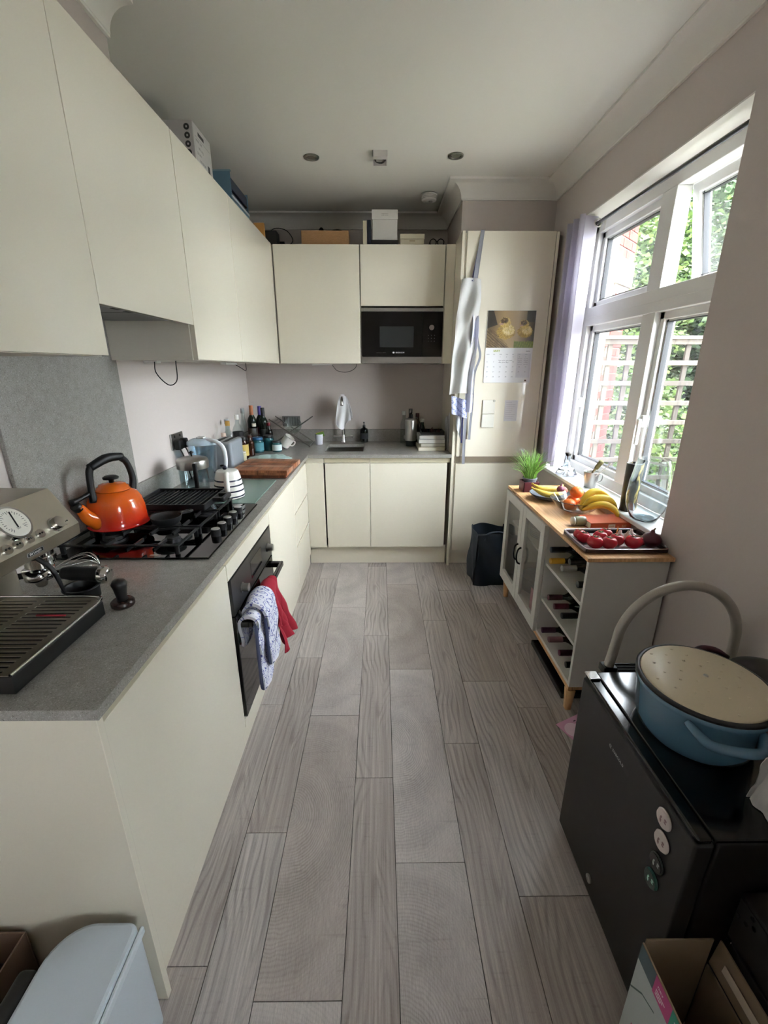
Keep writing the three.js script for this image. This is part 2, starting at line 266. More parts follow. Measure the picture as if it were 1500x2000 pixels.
// ---------------------------------------------------------------- outside the window
{
  const ground = part('lawn', bx(1.5, 26, -0.35, -0.25, 8, -24), mt('#8d887d', 0.95)); ground.userData = { kind: 'structure', label: 'garden ground outside the window', category: 'ground' };
  // splayed side of the brick bay next to the window
  const bay = thing('brick_bay', 'red brick bay of the house seen through the window', 'building', [1.5, 0, -3.62], 0);
  const L = 1.117, core = new THREE.Group(); core.name = 'splay'; core.rotation.y = Math.PI / 4; bay.add(core);   // local +x runs out along the splay, +z faces the window
  const mortar = mt('#6c6057', 0.95), bricks = [0, 1, 2, 3].map((i) => metred(mt(['#ffffff', '#f0d8d0', '#ffe3da', '#d9bdb4'][i], 0.9, { map: brickTex }))), stone = mt('#6e685c', 0.85);
  part('mortar_core', [bx(0, L, 2.22, 4.2, -0.2, -0.008), bx(L - 0.36, L, -0.3, 2.22, -0.2, -0.008), bx(0, L, -0.3, 0.5, -0.2, -0.008)], mortar, core);
  part('stone_lintel', [rb(0.02, L + 0.012, 2.21, 2.415, -0.2, 0.012, 0.006)], stone, core);
  part('stone_sill', [rb(0.0, L - 0.3, 0.5, 0.6, -0.2, 0.03, 0.006)], stone, core);
  const bw = 0.215, bh = 0.065, pitch = 0.075, shared = metres(rb(0, bw, 0, bh, -0.03, 0, 0.003, 1)), half = metres(rb(0, bw / 2 - 0.005, 0, bh, -0.03, 0, 0.003, 1));
  const lay = (x0, x1, y0, y1) => { let row = 0; for (let y = y0; y < y1 - bh; y += pitch, row++) { let x = x1; if (row % 2) { x -= bw / 2 + 0.005; const o = part('brick', half, bricks[(rnd() * 4) | 0], core); o.position.set(x + 0.005, y, rr(-0.002, 0.002)); } while (x - bw > x0 - 0.12) { x -= bw + 0.01; const o = part('brick', shared, bricks[(rnd() * 4) | 0], core); o.position.set(x + 0.01, y, rr(-0.002, 0.002)); } } };
  lay(0.1, L, 2.42, 3.35); lay(L - 0.33, L, 0.5, 2.2);
  part('window_frame', [bx(0, 0.05, 0.6, 2.22, -0.1, -0.03), bx(L - 0.41, L - 0.35, 0.6, 2.22, -0.1, -0.03), bx(0, L - 0.36, 2.15, 2.22, -0.1, -0.03), bx(0, L - 0.36, 0.6, 0.67, -0.1, -0.03), bx(0.35, 0.39, 0.6, 2.2, -0.1, -0.03)], M.upvc, core);
  part('pane', bx(0.03, L - 0.36, 0.62, 2.2, -0.08, -0.07), mt('#3a4347', 0.05), core);
  // wooden trellis standing at right angles to the house
  const tre = thing('garden_trellis', 'weathered wooden trellis fence outside the window', 'trellis', [1.78, -0.25, -3.7]);
  const wood = [mt('#453f38', 0.9), mt('#4e473f', 0.9), mt('#3c3630', 0.9)];
  for (let i = 0; i < 13; i++) part('rail', rb(0, 2.3, 1.985 - i * 0.158 - 0.038, 1.985 - i * 0.158, -0.01, 0.012, 0.003, 1), wood[i % 3], tre);
  for (let i = 0; i < 15; i++) part('upright', rb(0.05 + i * 0.158, 0.088 + i * 0.158, 0, 1.98, -0.034, -0.012, 0.003, 1), wood[(i + 1) % 3], tre);
  part('cap', rb(-0.02, 2.34, 1.985, 2.012, -0.05, 0.03, 0.004, 1), mt('#5d564d', 0.85), tre);
  // shrubs and trees: each a thing with a trunk and its leaves
  const leaf = new THREE.BufferGeometry();
  leaf.setAttribute('position', new THREE.Float32BufferAttribute([0, 0, 0, 0.5, 0.12, 0.45, 0, 0.02, 1, -0.5, 0.12, 0.45], 3)); leaf.setAttribute('uv', new THREE.Float32BufferAttribute([0, 0, 1, 0, 1, 1, 0, 1], 2)); leaf.setIndex([0, 1, 2, 0, 2, 3]); leaf.computeVertexNormals();
  const leafMat = mt('#ffffff', 0.85, { transmission: 0.25, thickness: 0, side: THREE.DoubleSide }), bark = mt('#5a4b3d', 0.95);
  function foliage(name, label, category, at, blobs, count, size, tones, group) {
    const t = thing(name, label, category, at, 0, group), top = Math.max(...blobs.map((b) => b[1]));
    part('trunk', limb([[0, 0, 0], [0.06, top * 0.4, 0.03], [0, top * 0.9, 0]], [0.09 + top * 0.02, 0.06, 0.02], 10, 8), bark, t);
    const inst = new THREE.InstancedMesh(leaf, leafMat, count), q = new THREE.Quaternion(), m4 = new THREE.Matrix4(), c = new THREE.Color(), total = blobs.reduce((s, b) => s + b[3] * b[4] * b[5], 0); let k = 0;
    for (const [x, y, z, rx, ry, rz] of blobs) {
      const n = Math.min(count - k, Math.round(count * rx * ry * rz / total));
      for (let i = 0; i < n; i++, k++) {
        const th = rnd() * 2 * Math.PI, cp = rr(-1, 1), s = Math.sqrt(1 - cp * cp), r = Math.pow(rnd(), 0.28) * (0.85 + 0.3 * vnoise(th * 3, cp * 4, 71));
        q.setFromEuler(new THREE.Euler(rr(-0.9, 0.9), rnd() * 6.3, rr(-0.9, 0.9))); const z0 = size * rr(0.6, 1.4);
        m4.compose(V(x + rx * r * s * Math.cos(th), y + ry * r * cp, z + rz * r * s * Math.sin(th)), q, V(z0, z0, z0)); inst.setMatrixAt(k, m4);
        c.set(tones[(rnd() * tones.length) | 0]).multiplyScalar(rr(0.55, 0.85)); inst.setColorAt(k, c);
      }
    }
    inst.count = k; inst.name = 'leaves'; inst.userData = { kind: 'stuff' }; t.add(inst);
  }
  const G1 = ['#56702f', '#648039', '#748a45', '#4a642c'], G2 = ['#4c6340', '#58714b', '#405838', '#647d56'], G3 = ['#6c8730', '#7c943b', '#5f7a2b', '#879d4c'];
  foliage('garden_tree', 'tall pale green tree beyond the trellis', 'tree', [4.6, -0.25, -8.2], [[0, 3.2, 0, 2.2, 2.6, 1.8], [-1.2, 1.4, 0.4, 1.4, 1.4, 1.2], [1.4, 1.6, 0, 1.5, 1.6, 1.3]], 44000, 0.08, G2);
  foliage('garden_tree', 'bright leafy tree behind the brick bay', 'tree', [3.1, -0.25, -6.6], [[0, 2.6, 0, 1.0, 2.2, 0.9], [0.3, 0.9, 0.2, 1.0, 1.0, 0.8]], 24000, 0.065, G1);
  foliage('garden_tree', 'large dark tree at the right of the window view', 'tree', [6.2, -0.25, -6.2], [[0, 3.1, 0, 2.0, 2.5, 1.9], [0.6, 1.2, 0.6, 1.8, 1.3, 1.5]], 44000, 0.08, G2.concat(G1));
  foliage('garden_shrub', 'bright yellow green shrub in front of the trellis', 'shrub', [2.55, -0.25, -3.02], [[0, 0.8, 0, 0.34, 0.75, 0.32], [0.28, 0.5, 0.1, 0.35, 0.6, 0.3], [0.35, 1.15, 0.05, 0.22, 0.6, 0.2]], 13000, 0.035, G3);
  foliage('garden_tree', 'distant dark tree filling the gap behind the pale tree', 'tree', [6.6, -0.25, -11.5], [[0, 3.4, 0, 3.0, 3.2, 1.6], [-1.8, 1.6, 0.4, 2.2, 1.7, 1.2], [2.0, 1.6, 0, 2.2, 1.7, 1.2]], 40000, 0.11, G2);
  foliage('garden_tree', 'distant tree at the far right of the window view', 'tree', [9.6, -0.25, -8.4], [[0, 3.2, 0, 2.2, 3.0, 2.4], [0, 1.2, 0, 2.4, 1.4, 2.6]], 36000, 0.11, G1);
  foliage('garden_hedge', 'clipped hedge along the garden edge', 'hedge', [8.2, -0.25, -1.5], [[0, 0.9, 0, 0.7, 1.0, 4.5]], 12000, 0.1, G2);
}

// ---------------------------------------------------------------- fitted units
const FX = -0.56, FZ = -3.22, WT = 0.91;       // front planes of the base units, worktop height
const UX = -0.75, UZ = -3.45, U0 = 1.55, U1 = 2.335;
// worktop in an L, with a sink cut-out
{
  const sx0 = -0.43, sx1 = -0.13, sz0 = -3.33, sz1 = -3.66;
  const out = [[WL + 0.001, 0.665], [-0.535, 0.665], [-0.535, 3.195], [0.53, 3.195], [0.53, 3.829], [WL + 0.001, 3.829]].map(([x, z]) => [x, z]);
  const g = ex(out, 0.022, 0.0012, [[[sx0, -sz0], [sx0, -sz1], [sx1, -sz1], [sx1, -sz0]]]); g.rotateX(-Math.PI / 2); g.translate(0, WT - 0.0232, 0);
  single('worktop', 'grey speckled stone worktop running round the corner of the kitchen', 'worktop', g, M.quartz);
  const t = thing('sink', 'stainless steel sink bowl set into the stone worktop', 'sink', [(sx0 + sx1) / 2, WT - 0.024, (sz0 + sz1) / 2]);
  const w = (sx1 - sx0) / 2 + 0.006, d = (sz0 - sz1) / 2 + 0.006, D = 0.17;
  part('bowl', [bx(-w, -w + 0.004, -D, 0, -d, d), bx(w - 0.004, w, -D, 0, -d, d), bx(-w, w, -D, 0, -d, -d + 0.004), bx(-w, w, -D, 0, d - 0.004, d), bx(-w, w, -D, -D + 0.004, -d, d)], M.steel, t);
  part('drain', [cy(0.04, 0.04, 0.004, 0, -D + 0.004, 0), cy(0.02, 0.02, 0.003, 0, -D + 0.008, 0)], M.chrome, t);
  single('upstand', 'grey stone upstand along the left wall beyond the hob', 'upstand', rb(WL + 0.0005, WL + 0.015, WT + 0.0005, 1.015, -1.945, WB + 0.016, 0.002), M.quartz);
  single('upstand', 'grey stone upstand along the back wall behind the tap', 'upstand', rb(WL + 0.016, 0.53, WT + 0.0005, 1.015, WB + 0.0005, WB + 0.015, 0.002), M.quartz);
  single('splashback', 'tall grey stone splashback behind the hob', 'splashback', rb(WL + 0.0005, WL + 0.015, WT + 0.0005, 1.72, -1.29, -1.943, 0.002), M.quartz);
}
const gap = 0.0018;
function door(name, parent, x0, x1, y0, y1, z0, z1, m = M.gloss) { return part(name, rb(x0 + (x1 - x0 > 0.03 ? gap : 0), x1 - (x1 - x0 > 0.03 ? gap : 0), y0 + gap, y1 - gap, Math.min(z0, z1) + (Math.abs(z0 - z1) > 0.03 ? gap : 0), Math.max(z0, z1) - (Math.abs(z0 - z1) > 0.03 ? gap : 0), 0.0016, 2), m, parent); }
function railX(parent, z0, z1) { part('finger_rail', [rb(FX - 0.03, FX - 0.012, 0.842, WT - 0.025, z1, z0, 0.002), rb(FX - 0.03, FX - 0.008, WT - 0.034, WT - 0.0255, z1, z0, 0.002)], M.rail, parent); }
function railZ(parent, x0, x1) { part('finger_rail', [rb(x0, x1, 0.842, WT - 0.025, FZ - 0.03, FZ - 0.012, 0.002), rb(x0, x1, WT - 0.034, WT - 0.0255, FZ - 0.03, FZ - 0.008, 0.002)], M.rail, parent); }
{ // left run, from the viewer towards the corner
  single('end_panel', 'pale end panel closing the left base units beside the pedal bin', 'panel', rb(WL + 0.001, -0.54, 0.002, WT - 0.024, -0.683, -0.665, 0.0015), M.gloss);
  let u = thing('base_cabinet', 'wide cream base cabinet nearest the viewer below the coffee machine', 'cabinet');
  part('body', [bx(WL + 0.002, FX - 0.021, 0.1, 0.84, -0.69, -1.44)], M.carcass, u); door('door', u, FX - 0.02, FX, 0.1, 0.842, -0.684, -1.44); railX(u, -0.684, -1.44); part('plinth', rb(FX - 0.03, FX - 0.012, 0.002, 0.0985, -1.44, -0.684, 0.001), M.gloss, u);
  u = thing('oven_housing', 'cream oven housing with a strip above and below the oven', 'cabinet');
  part('side', [bx(WL + 0.002, FX - 0.021, 0.1, 0.84, -1.441, -1.455), bx(WL + 0.002, FX - 0.021, 0.1, 0.84, -2.055, -2.069), bx(WL + 0.002, FX - 0.021, 0.1, 0.135, -1.455, -2.055)], M.carcass, u);
  door('top_strip', u, FX - 0.02, FX, 0.772, 0.842, -1.441, -2.069); door('bottom_strip', u, FX - 0.02, FX, 0.1, 0.14, -1.441, -2.069); railX(u, -1.441, -2.069); part('plinth', rb(FX - 0.03, FX - 0.012, 0.002, 0.0985, -2.069, -1.441, 0.001), M.gloss, u);
  u = thing('base_cabinet', 'glossy white base cabinet between the oven and the drawers', 'cabinet');
  part('body', [bx(WL + 0.002, FX - 0.021, 0.1, 0.84, -2.075, -2.71)], M.carcass, u); door('door', u, FX - 0.02, FX, 0.1, 0.842, -2.07, -2.71); railX(u, -2.07, -2.71); part('plinth', rb(FX - 0.03, FX - 0.012, 0.002, 0.0985, -2.71, -2.07, 0.001), M.gloss, u);
  u = thing('drawer_unit', 'white three drawer unit in the corner of the left run', 'cabinet');
  part('body', [bx(WL + 0.002, FX - 0.021, 0.1, 0.84, -2.712, -3.2)], M.carcass, u); door('drawer', u, FX - 0.02, FX, 0.605, 0.842, -2.71, -3.238); door('drawer', u, FX - 0.02, FX, 0.378, 0.6, -2.71, -3.238); door('drawer', u, FX - 0.02, FX, 0.1, 0.37, -2.71, -3.238); railX(u, -2.71, -3.248); part('plinth', rb(FX - 0.03, FX - 0.012, 0.002, 0.0985, -3.25, -2.71, 0.001), M.gloss, u);
}
{ // back run
  let u = single('corner_filler', 'narrow cream filler strip in the inner corner of the base units', 'panel', [rb(FX + 0.0005, -0.428, 0.16, 0.842, FZ - 0.02, FZ, 0.0015), rb(FX + 0.0005, -0.424, 0.842, WT - 0.025, FZ - 0.03, FZ - 0.012, 0.001)], M.gloss);
  u = thing('base_cabinet', 'narrow cream base cabinet under the sink', 'cabinet');
  part('body', bx(-0.42, -0.102, 0.16, 0.7, WB + 0.001, FZ - 0.021), M.carcass, u); door('door', u, -0.418, -0.078, 0.16, 0.842, FZ - 0.02, FZ); railZ(u, -0.422, -0.079);
  u = thing('dishwasher', 'integrated dishwasher with a wide cream front beside the tall cupboard', 'dishwasher');
  part('body', bx(-0.1, 0.5, 0.16, 0.84, WB + 0.001, FZ - 0.021), M.carcass, u); door('door', u, -0.078, 0.505, 0.16, 0.842, FZ - 0.02, FZ); railZ(u, -0.077, 0.525);
  single('plinth', 'grey shaded plinth board under the back base units', 'plinth', rb(-0.57, 0.525, 0.002, 0.158, FZ - 0.06, FZ - 0.045, 0.001), M.gloss);
  u = thing('tall_cabinet', 'tall cream fridge cupboard at the end of the back wall', 'cabinet');
  part('side_panel', rb(0.532, 0.552, 0.002, 2.355, WB + 0.001, FZ + 0.012, 0.0015), M.gloss, u);
  part('body', [bx(0.553, 1.147, 0.1, 2.35, WB + 0.002, FZ - 0.021)], M.carcass, u);
  part('side_panel', rb(1.146, 1.164, 0.002, 2.355, WB + 0.001, FZ - 0.002, 0.0015), M.gloss, u);
  door('upper_door', u, 0.566, 1.144, 0.888, 2.358, FZ - 0.02, FZ); door('lower_door', u, 0.566, 1.144, 0.13, 0.84, FZ - 0.02, FZ); part('finger_rail', rb(0.556, 1.145, 0.84, 0.888, FZ - 0.0205, FZ - 0.016, 0.001), mt('#8f8371', 0.4), u);
  part('plinth', rb(0.553, 1.145, 0.002, 0.098, FZ - 0.05, FZ - 0.035, 0.001), M.gloss, u);
}
{ // wall units
  const body = (u, z0, z1, y0) => part('body', bx(WL + 0.002, UX - 0.021, y0, U1, z0, z1), M.carcass, u);
  const side = (u, z, y0 = U0) => part('side_panel', rb(WL + 0.002, UX - 0.021, y0, U1, z - 0.009, z + 0.009, 0.001), M.carcass, u);
  let u = thing('wall_cabinet', 'wall cabinet nearest the viewer at the upper left', 'cabinet'); body(u, -0.69, -1.289, U0); door('door', u, UX - 0.02, UX, U0, U1, -0.69, -1.29);
  u = thing('wall_cabinet', 'shorter wall cabinet over the hob that hides the extractor', 'cabinet'); body(u, -1.291, -1.909, 1.78); door('door', u, UX - 0.02, UX, 1.682, U1, -1.29, -1.912);
  u = thing('extractor_hood', 'grey built-in extractor hood under the short wall cabinet', 'extractor');
  part('casing', [rb(WL + 0.018, UX - 0.028, 1.7, 1.778, -1.908, -1.293, 0.003)], mt('#8e8e8c', 0.45, { metalness: 0.6 }), u); part('visor', rb(UX - 0.06, UX - 0.024, 1.69, 1.7, -1.905, -1.295, 0.003), mt('#7d7d7c', 0.4, { metalness: 0.6 }), u);
  part('filter', [rb(WL + 0.06, UX - 0.08, 1.696, 1.7, -1.6, -1.32, 0.001)], mt('#777775', 0.5, { metalness: 0.7 }), u); part('filter', [rb(WL + 0.06, UX - 0.08, 1.696, 1.7, -1.88, -1.61, 0.001)], mt('#777775', 0.5, { metalness: 0.7 }), u);
  for (const z of [-1.45, -1.52]) part('slot', bx(UX - 0.055, UX - 0.04, 1.6885, 1.6895, z - 0.02, z + 0.02), M.blackMatt, u);
  u = thing('wall_cabinet', 'left wall cabinet beside the hob opening', 'cabinet'); body(u, -1.92, -2.528, U0); door('door', u, UX - 0.02, UX, U0, U1, -1.914, -2.53); side(u, -1.919);
  u = thing('wall_cabinet', 'left wall cabinet next to the corner', 'cabinet'); body(u, -2.53, -3.45, U0); door('door', u, UX - 0.02, UX, U0, U1, -2.53, -3.405);
  single('corner_filler', 'thin cream filler strip in the upper corner', 'panel', rb(UX - 0.02, UX - 0.001, U0 + 0.001, U1, -3.447, -3.409, 0.001), M.gloss);
  u = thing('wall_cabinet', 'back wall cabinet left of the microwave', 'cabinet'); part('body', bx(-1.1, -0.143, U0, U1, WB + 0.001, UZ - 0.021), M.carcass, u); door('door', u, -0.744, -0.142, U0, U1, UZ - 0.02, UZ);
  u = thing('wall_cabinet', 'wall cabinet above the microwave', 'cabinet'); part('body', [bx(-0.14, 0.462, 1.945, U1, WB + 0.001, UZ - 0.021), bx(-0.142, -0.136, U0, 1.945, WB + 0.001, UZ - 0.021)], M.carcass, u); door('door', u, -0.138, 0.46, 1.942, U1, UZ - 0.02, UZ);
  single('filler_panel', 'cream filler panel between the microwave and the tall cupboard', 'panel', [rb(0.466, 0.531, U0, U1, UZ - 0.02, UZ, 0.0015), bx(0.464, 0.48, U0, U1, WB + 0.001, UZ - 0.021)], M.gloss);
}
// under-cabinet lights, switched off, with drooping leads
{
  const lamp = (x, y, z, l, turn, pts, label) => {
    const t = thing('cabinet_light', label, 'light', [x, y, z], turn); part('housing', rb(-l / 2, l / 2, -0.012, -0.0005, -0.018, 0.018, 0.003), M.white, t); part('lead', tube(pts, 0.0022, 30, 6), M.blackMatt, t);
  };
  lamp(-0.98, U0, -1.99, 0.06, 0, [[0.02, -0.006, 0.02], [0.035, -0.05, 0.05], [0.09, -0.1, 0.06], [0.115, -0.085, 0.05], [0.115, -0.002, 0.03]], 'small under-cabinet light with a drooping black lead beside the splashback');
  lamp(-0.9, U0, -2.75, 0.2, Math.PI / 2, [[0.1, -0.006, 0.0], [0.13, -0.03, 0.03], [0.2, -0.045, 0.04], [0.24, -0.002, 0.03]], 'under-cabinet light with a short lead near the left corner');
  lamp(-0.45, U0, -3.6, 0.16, 0, [[0.08, -0.006, 0.05], [0.12, -0.05, 0.06], [0.2, -0.06, 0.06], [0.26, -0.03, 0.06], [0.27, -0.002, 0.05]], 'under-cabinet light with a looping lead under the back wall cabinet');
}
// microwave
{
  const t = thing('microwave', 'built-in black glass microwave with steel bands', 'microwave', [0.163, U0, UZ]);
  part('body', bx(-0.29, 0.295, 0.004, 0.384, -0.36, -0.012), mt('#2a2a2b', 0.5), t);
  part('door', rb(-0.297, 0.147, 0.05, 0.356, -0.012, 0.004, 0.002), M.blackGlass, t); part('control_panel', rb(0.149, 0.297, 0.05, 0.356, -0.012, 0.004, 0.002), M.blackGlass, t);
  part('steel_band', rb(-0.297, 0.297, 0.358, 0.38, -0.012, 0.005, 0.002), M.steel, t); part('steel_band', rb(-0.297, 0.297, 0.002, 0.048, -0.012, 0.005, 0.002), M.steel, t);
  part('viewing_window', rb(-0.165, 0.085, 0.115, 0.258, 0.004, 0.0048, 0.0004), mt('#2b2e2d', 0.25), t);
  part('dial', mv(tr(cy(0.018, 0.017, 0.016, 0, 0, 0), Math.PI / 2, 0, 0), 0.216, 0.25, 0.004), M.steel, t);
  for (let i = 0; i < 9; i++) part('button', mv(tr(cy(0.0025, 0.0025, 0.0008, 0, 0, 0, 8), Math.PI / 2, 0, 0), 0.194 + (i % 3) * 0.022, 0.197 - ((i / 3) | 0) * 0.02, 0.004), mt('#8c8f90', 0.5), t);
  const tx = canvasTex(512, 64, (g) => { g.fillStyle = '#060607'; g.fillRect(0, 0, 512, 64); g.fillStyle = '#e6e6e6'; g.font = 'bold 40px sans-serif'; g.fillText('BOSCH', 300, 46); g.beginPath(); g.strokeStyle = '#e6e6e6'; g.lineWidth = 4; g.arc(272, 32, 15, 0, 7); g.stroke(); g.fillRect(264, 22, 16, 20); g.font = '16px sans-serif'; g.fillStyle = '#8a8a8a'; g.fillText('microwave   800 W', 20, 40); });
  part('lettering', mv(new THREE.PlaneGeometry(0.26, 0.022), -0.07, 0.078, 0.0046), mt('#ffffff', 0.1, { map: tx }), t);
}
// oven
{
  const t = thing('oven', 'built-in black and steel oven under the worktop', 'oven', [FX, 0.14, -1.755]);
  const gm = mt('#4a4a4b', 0.3, { metalness: 0.8 });
  part('body', bx(-0.52, -0.022, 0.004, 0.628, -0.296, 0.296), mt('#1c1c1d', 0.5), t);
  part('control_panel', rb(-0.02, 0.004, 0.478, 0.63, -0.297, 0.297, 0.002), gm, t);
  part('door', rb(-0.02, 0.006, 0.002, 0.474, -0.297, 0.297, 0.003), M.blackGlass, t);
  part('display', rb(0.004, 0.0052, 0.515, 0.595, -0.115, 0.055, 0.0005), mt('#18181a', 0.08), t);
  for (const z of [0.185, -0.225]) { const k = part('knob', [cx(0.017, 0.028, 0.018, 0.545, z), cx(0.021, 0.004, 0.006, 0.545, z)], M.steel, t); }
  const h = part('handle', [rb(0.046, 0.064, 0.42, 0.446, -0.285, 0.285, 0.006)], mt('#121213', 0.25), t); part('handle_bracket', rb(0.004, 0.05, 0.42, 0.446, 0.255, 0.283, 0.004), mt('#121213', 0.3), h); part('handle_bracket', rb(0.004, 0.05, 0.42, 0.446, -0.283, -0.255, 0.004), mt('#121213', 0.3), h);
}

// ---------------------------------------------------------------- on the left worktop
// gas hob
{
  const t = thing('gas_hob', 'black glass gas hob with cast iron pan supports', 'hob', [0, WT, 0]);
  part('glass_base', rb(-1.097, -0.575, 0.0006, 0.008, -1.95, -1.34, 0.003), M.blackGlass, t);
  const iron = mt('#131313', 0.55);
  const burner = (x, z, r) => { const b = part('burner', [cy(r * 1.25, r * 1.2, 0.008, x, 0.008, z), cy(r, r * 0.96, 0.012, x, 0.016, z)], mt('#3b3b3c', 0.4, { metalness: 0.7 }), t); part('cap', [cy(r * 0.9, r * 0.82, 0.007, x, 0.028, z)], iron, b); };
  burner(-0.98, -1.5, 0.036); burner(-0.75, -1.47, 0.028); burner(-0.98, -1.82, 0.03); burner(-0.76, -1.8, 0.036); burner(-0.86, -1.65, 0.045);
  for (const [z0, z1] of [[-1.36, -1.54], [-1.55, -1.74], [-1.75, -1.935]]) {
    const g = []; const y = 0.043, zc = (z0 + z1) / 2;
    for (const z of [z0 - 0.008, z1 + 0.008]) g.push(rb(-1.08, -0.68, y - 0.006, y, z - 0.006, z + 0.006, 0.002));
    for (const x of [-1.08, -0.685]) g.push(rb(x - 0.006, x + 0.006, y - 0.006, y, z1, z0, 0.002));
    for (const x of [-1.0, -0.93, -0.83, -0.75]) { g.push(rb(x - 0.004, x + 0.004, y - 0.01, y + 0.003, zc + 0.025, z0 - 0.005, 0.002), rb(x - 0.004, x + 0.004, y - 0.01, y + 0.003, z1 + 0.005, zc - 0.025, 0.002)); }
    for (const x of [-1.075, -0.69]) for (const z of [z0 - 0.01, z1 + 0.01]) g.push(rb(x - 0.007, x + 0.007, 0.008, y, z - 0.006, z + 0.006, 0.002));
    part('pan_support', g, iron, t);
  }
  for (let i = 0; i < 5; i++) { const z = -1.545 - i * 0.068, k = part('knob', [cy(0.019, 0.017, 0.026, -0.622, 0.008, z)], mt('#141415', 0.3), t); part('knob_cap', cy(0.016, 0.0155, 0.002, -0.622, 0.034, z), M.steel, k); }
  part('badge', rb(-0.78, -0.745, 0.008, 0.0085, -1.365, -1.357, 0.0002), M.steel, t);
}
// kettle
{
  const t = thing('stovetop_kettle', 'orange red enamel stovetop kettle with a black handle', 'kettle', [-0.995, WT + 0.0465, -1.575], 0.5);
  const en = dataTex(4, 64, (u, v) => { const k = Math.min(1, Math.max(0, (v - 0.1) / 0.6)); return [k255(196 + 34 * k), k255(34 + 66 * k), k255(22 + 4 * k)]; }); // dyed enamel: red foot to orange shoulder
  const enamel = mt('#ffffff', 0.16, { map: en, clearcoat: 0.5, clearcoatRoughness: 0.08 }), orange = mt('#e2691a', 0.18, { clearcoat: 0.5, clearcoatRoughness: 0.08 });
  const body = la([[0.001, 0], [0.1, 0], [0.106, 0.004], [0.107, 0.009], [0.101, 0.013], [0.1, 0.03], [0.097, 0.07], [0.09, 0.1], [0.078, 0.12], [0.06, 0.132], [0.056, 0.134], [0.001, 0.134]], 48);
  { const p = body.attributes.position, uv = body.attributes.uv; for (let i = 0; i < p.count; i++) uv.setXY(i, 0.5, 0.02 + 0.95 * p.getY(i) / 0.134); }
  part('body', body, enamel, t);
  const lid = part('lid', la([[0.001, 0.134], [0.058, 0.134], [0.058, 0.138], [0.054, 0.14], [0.053, 0.147], [0.045, 0.15], [0.044, 0.156], [0.03, 0.16], [0.001, 0.161]], 40), orange, t);
  part('lid_knob', la([[0.001, 0.16], [0.008, 0.16], [0.009, 0.172], [0.026, 0.175], [0.027, 0.181], [0.02, 0.186], [0.001, 0.187]], 28), M.black, lid);
  const sp0 = part('spout', limb([[-0.06, 0.035, 0.055], [-0.085, 0.06, 0.075], [-0.1, 0.095, 0.09], [-0.108, 0.108, 0.098]], [0.034, 0.026, 0.019, 0.017], 24, 18), orange, t);
  part('whistle', limb([[-0.104, 0.1, 0.094], [-0.114, 0.116, 0.103]], [0.018, 0.016], 4, 16), M.black, sp0);
  part('whistle_lever', [limb([[-0.12, 0.128, 0.11], [-0.1, 0.132, 0.09], [-0.07, 0.142, 0.062]], [0.012, 0.008, 0.008], 12, 10)], M.black, sp0);
  part('handle', [limb([[-0.062, 0.108, 0.055], [-0.062, 0.16, 0.052], [-0.056, 0.22, 0.046], [-0.046, 0.236, 0.04]], [0.014, 0.011, 0.011, 0.013], 16, 12), limb([[0.06, 0.112, -0.05], [0.068, 0.16, -0.056], [0.056, 0.225, -0.046], [0.04, 0.246, -0.033]], [0.014, 0.012, 0.011, 0.013], 16, 12), limb([[-0.054, 0.23, 0.046], [0, 0.252, 0.002], [0.046, 0.248, -0.038]], [0.014, 0.017, 0.014], 16, 14)], M.black, t);
}
// griddle and little skillet
{
  const t = thing('griddle_pan', 'black ribbed cast iron griddle on the far end of the hob', 'pan', [-0.885, WT + 0.0465, -1.86]);
  const m = mt('#161617', 0.5); const g = [rb(-0.155, 0.155, 0, 0.006, -0.13, 0.13, 0.003)];
  g.push(rb(-0.157, -0.149, 0, 0.026, -0.13, 0.13, 0.003), rb(0.149, 0.157, 0, 0.026, -0.13, 0.13, 0.003), rb(-0.155, 0.155, 0, 0.026, -0.132, -0.124, 0.003), rb(-0.155, 0.155, 0, 0.026, 0.124, 0.132, 0.003));
  part('pan', g, m, t);
  for (let i = 0; i < 15; i++) part('rib', rb(-0.14 + i * 0.02 - 0.003, -0.14 + i * 0.02 + 0.003, 0.005, 0.018, -0.122, 0.122, 0.002), m, t);
  part('handle', [rb(0.156, 0.2, 0.012, 0.03, 0.03, 0.045, 0.004), rb(0.156, 0.2, 0.012, 0.03, -0.045, -0.03, 0.004), rb(0.192, 0.21, 0.01, 0.032, -0.048, 0.048, 0.006)], m, t);
  const s = thing('mini_skillet', 'small black cast iron skillet on the front burner', 'pan', [-0.815, WT + 0.047, -1.575], 0.9);
  part('bowl', la([[0.001, 0], [0.042, 0], [0.05, 0.008], [0.056, 0.03], [0.053, 0.03], [0.047, 0.01], [0.001, 0.004]], 36), mt('#1d1d1e', 0.6), s);
  part('handle', [ex([[0.05, -0.009], [0.09, -0.012], [0.105, -0.006], [0.105, 0.006], [0.09, 0.012], [0.05, 0.009]], 0.006, 0.001, [[[0.082, -0.006], [0.096, -0.004], [0.096, 0.004], [0.082, 0.006]]]).rotateX(Math.PI / 2).translate(0, 0.029, 0)], mt('#1d1d1e', 0.6), s);
}
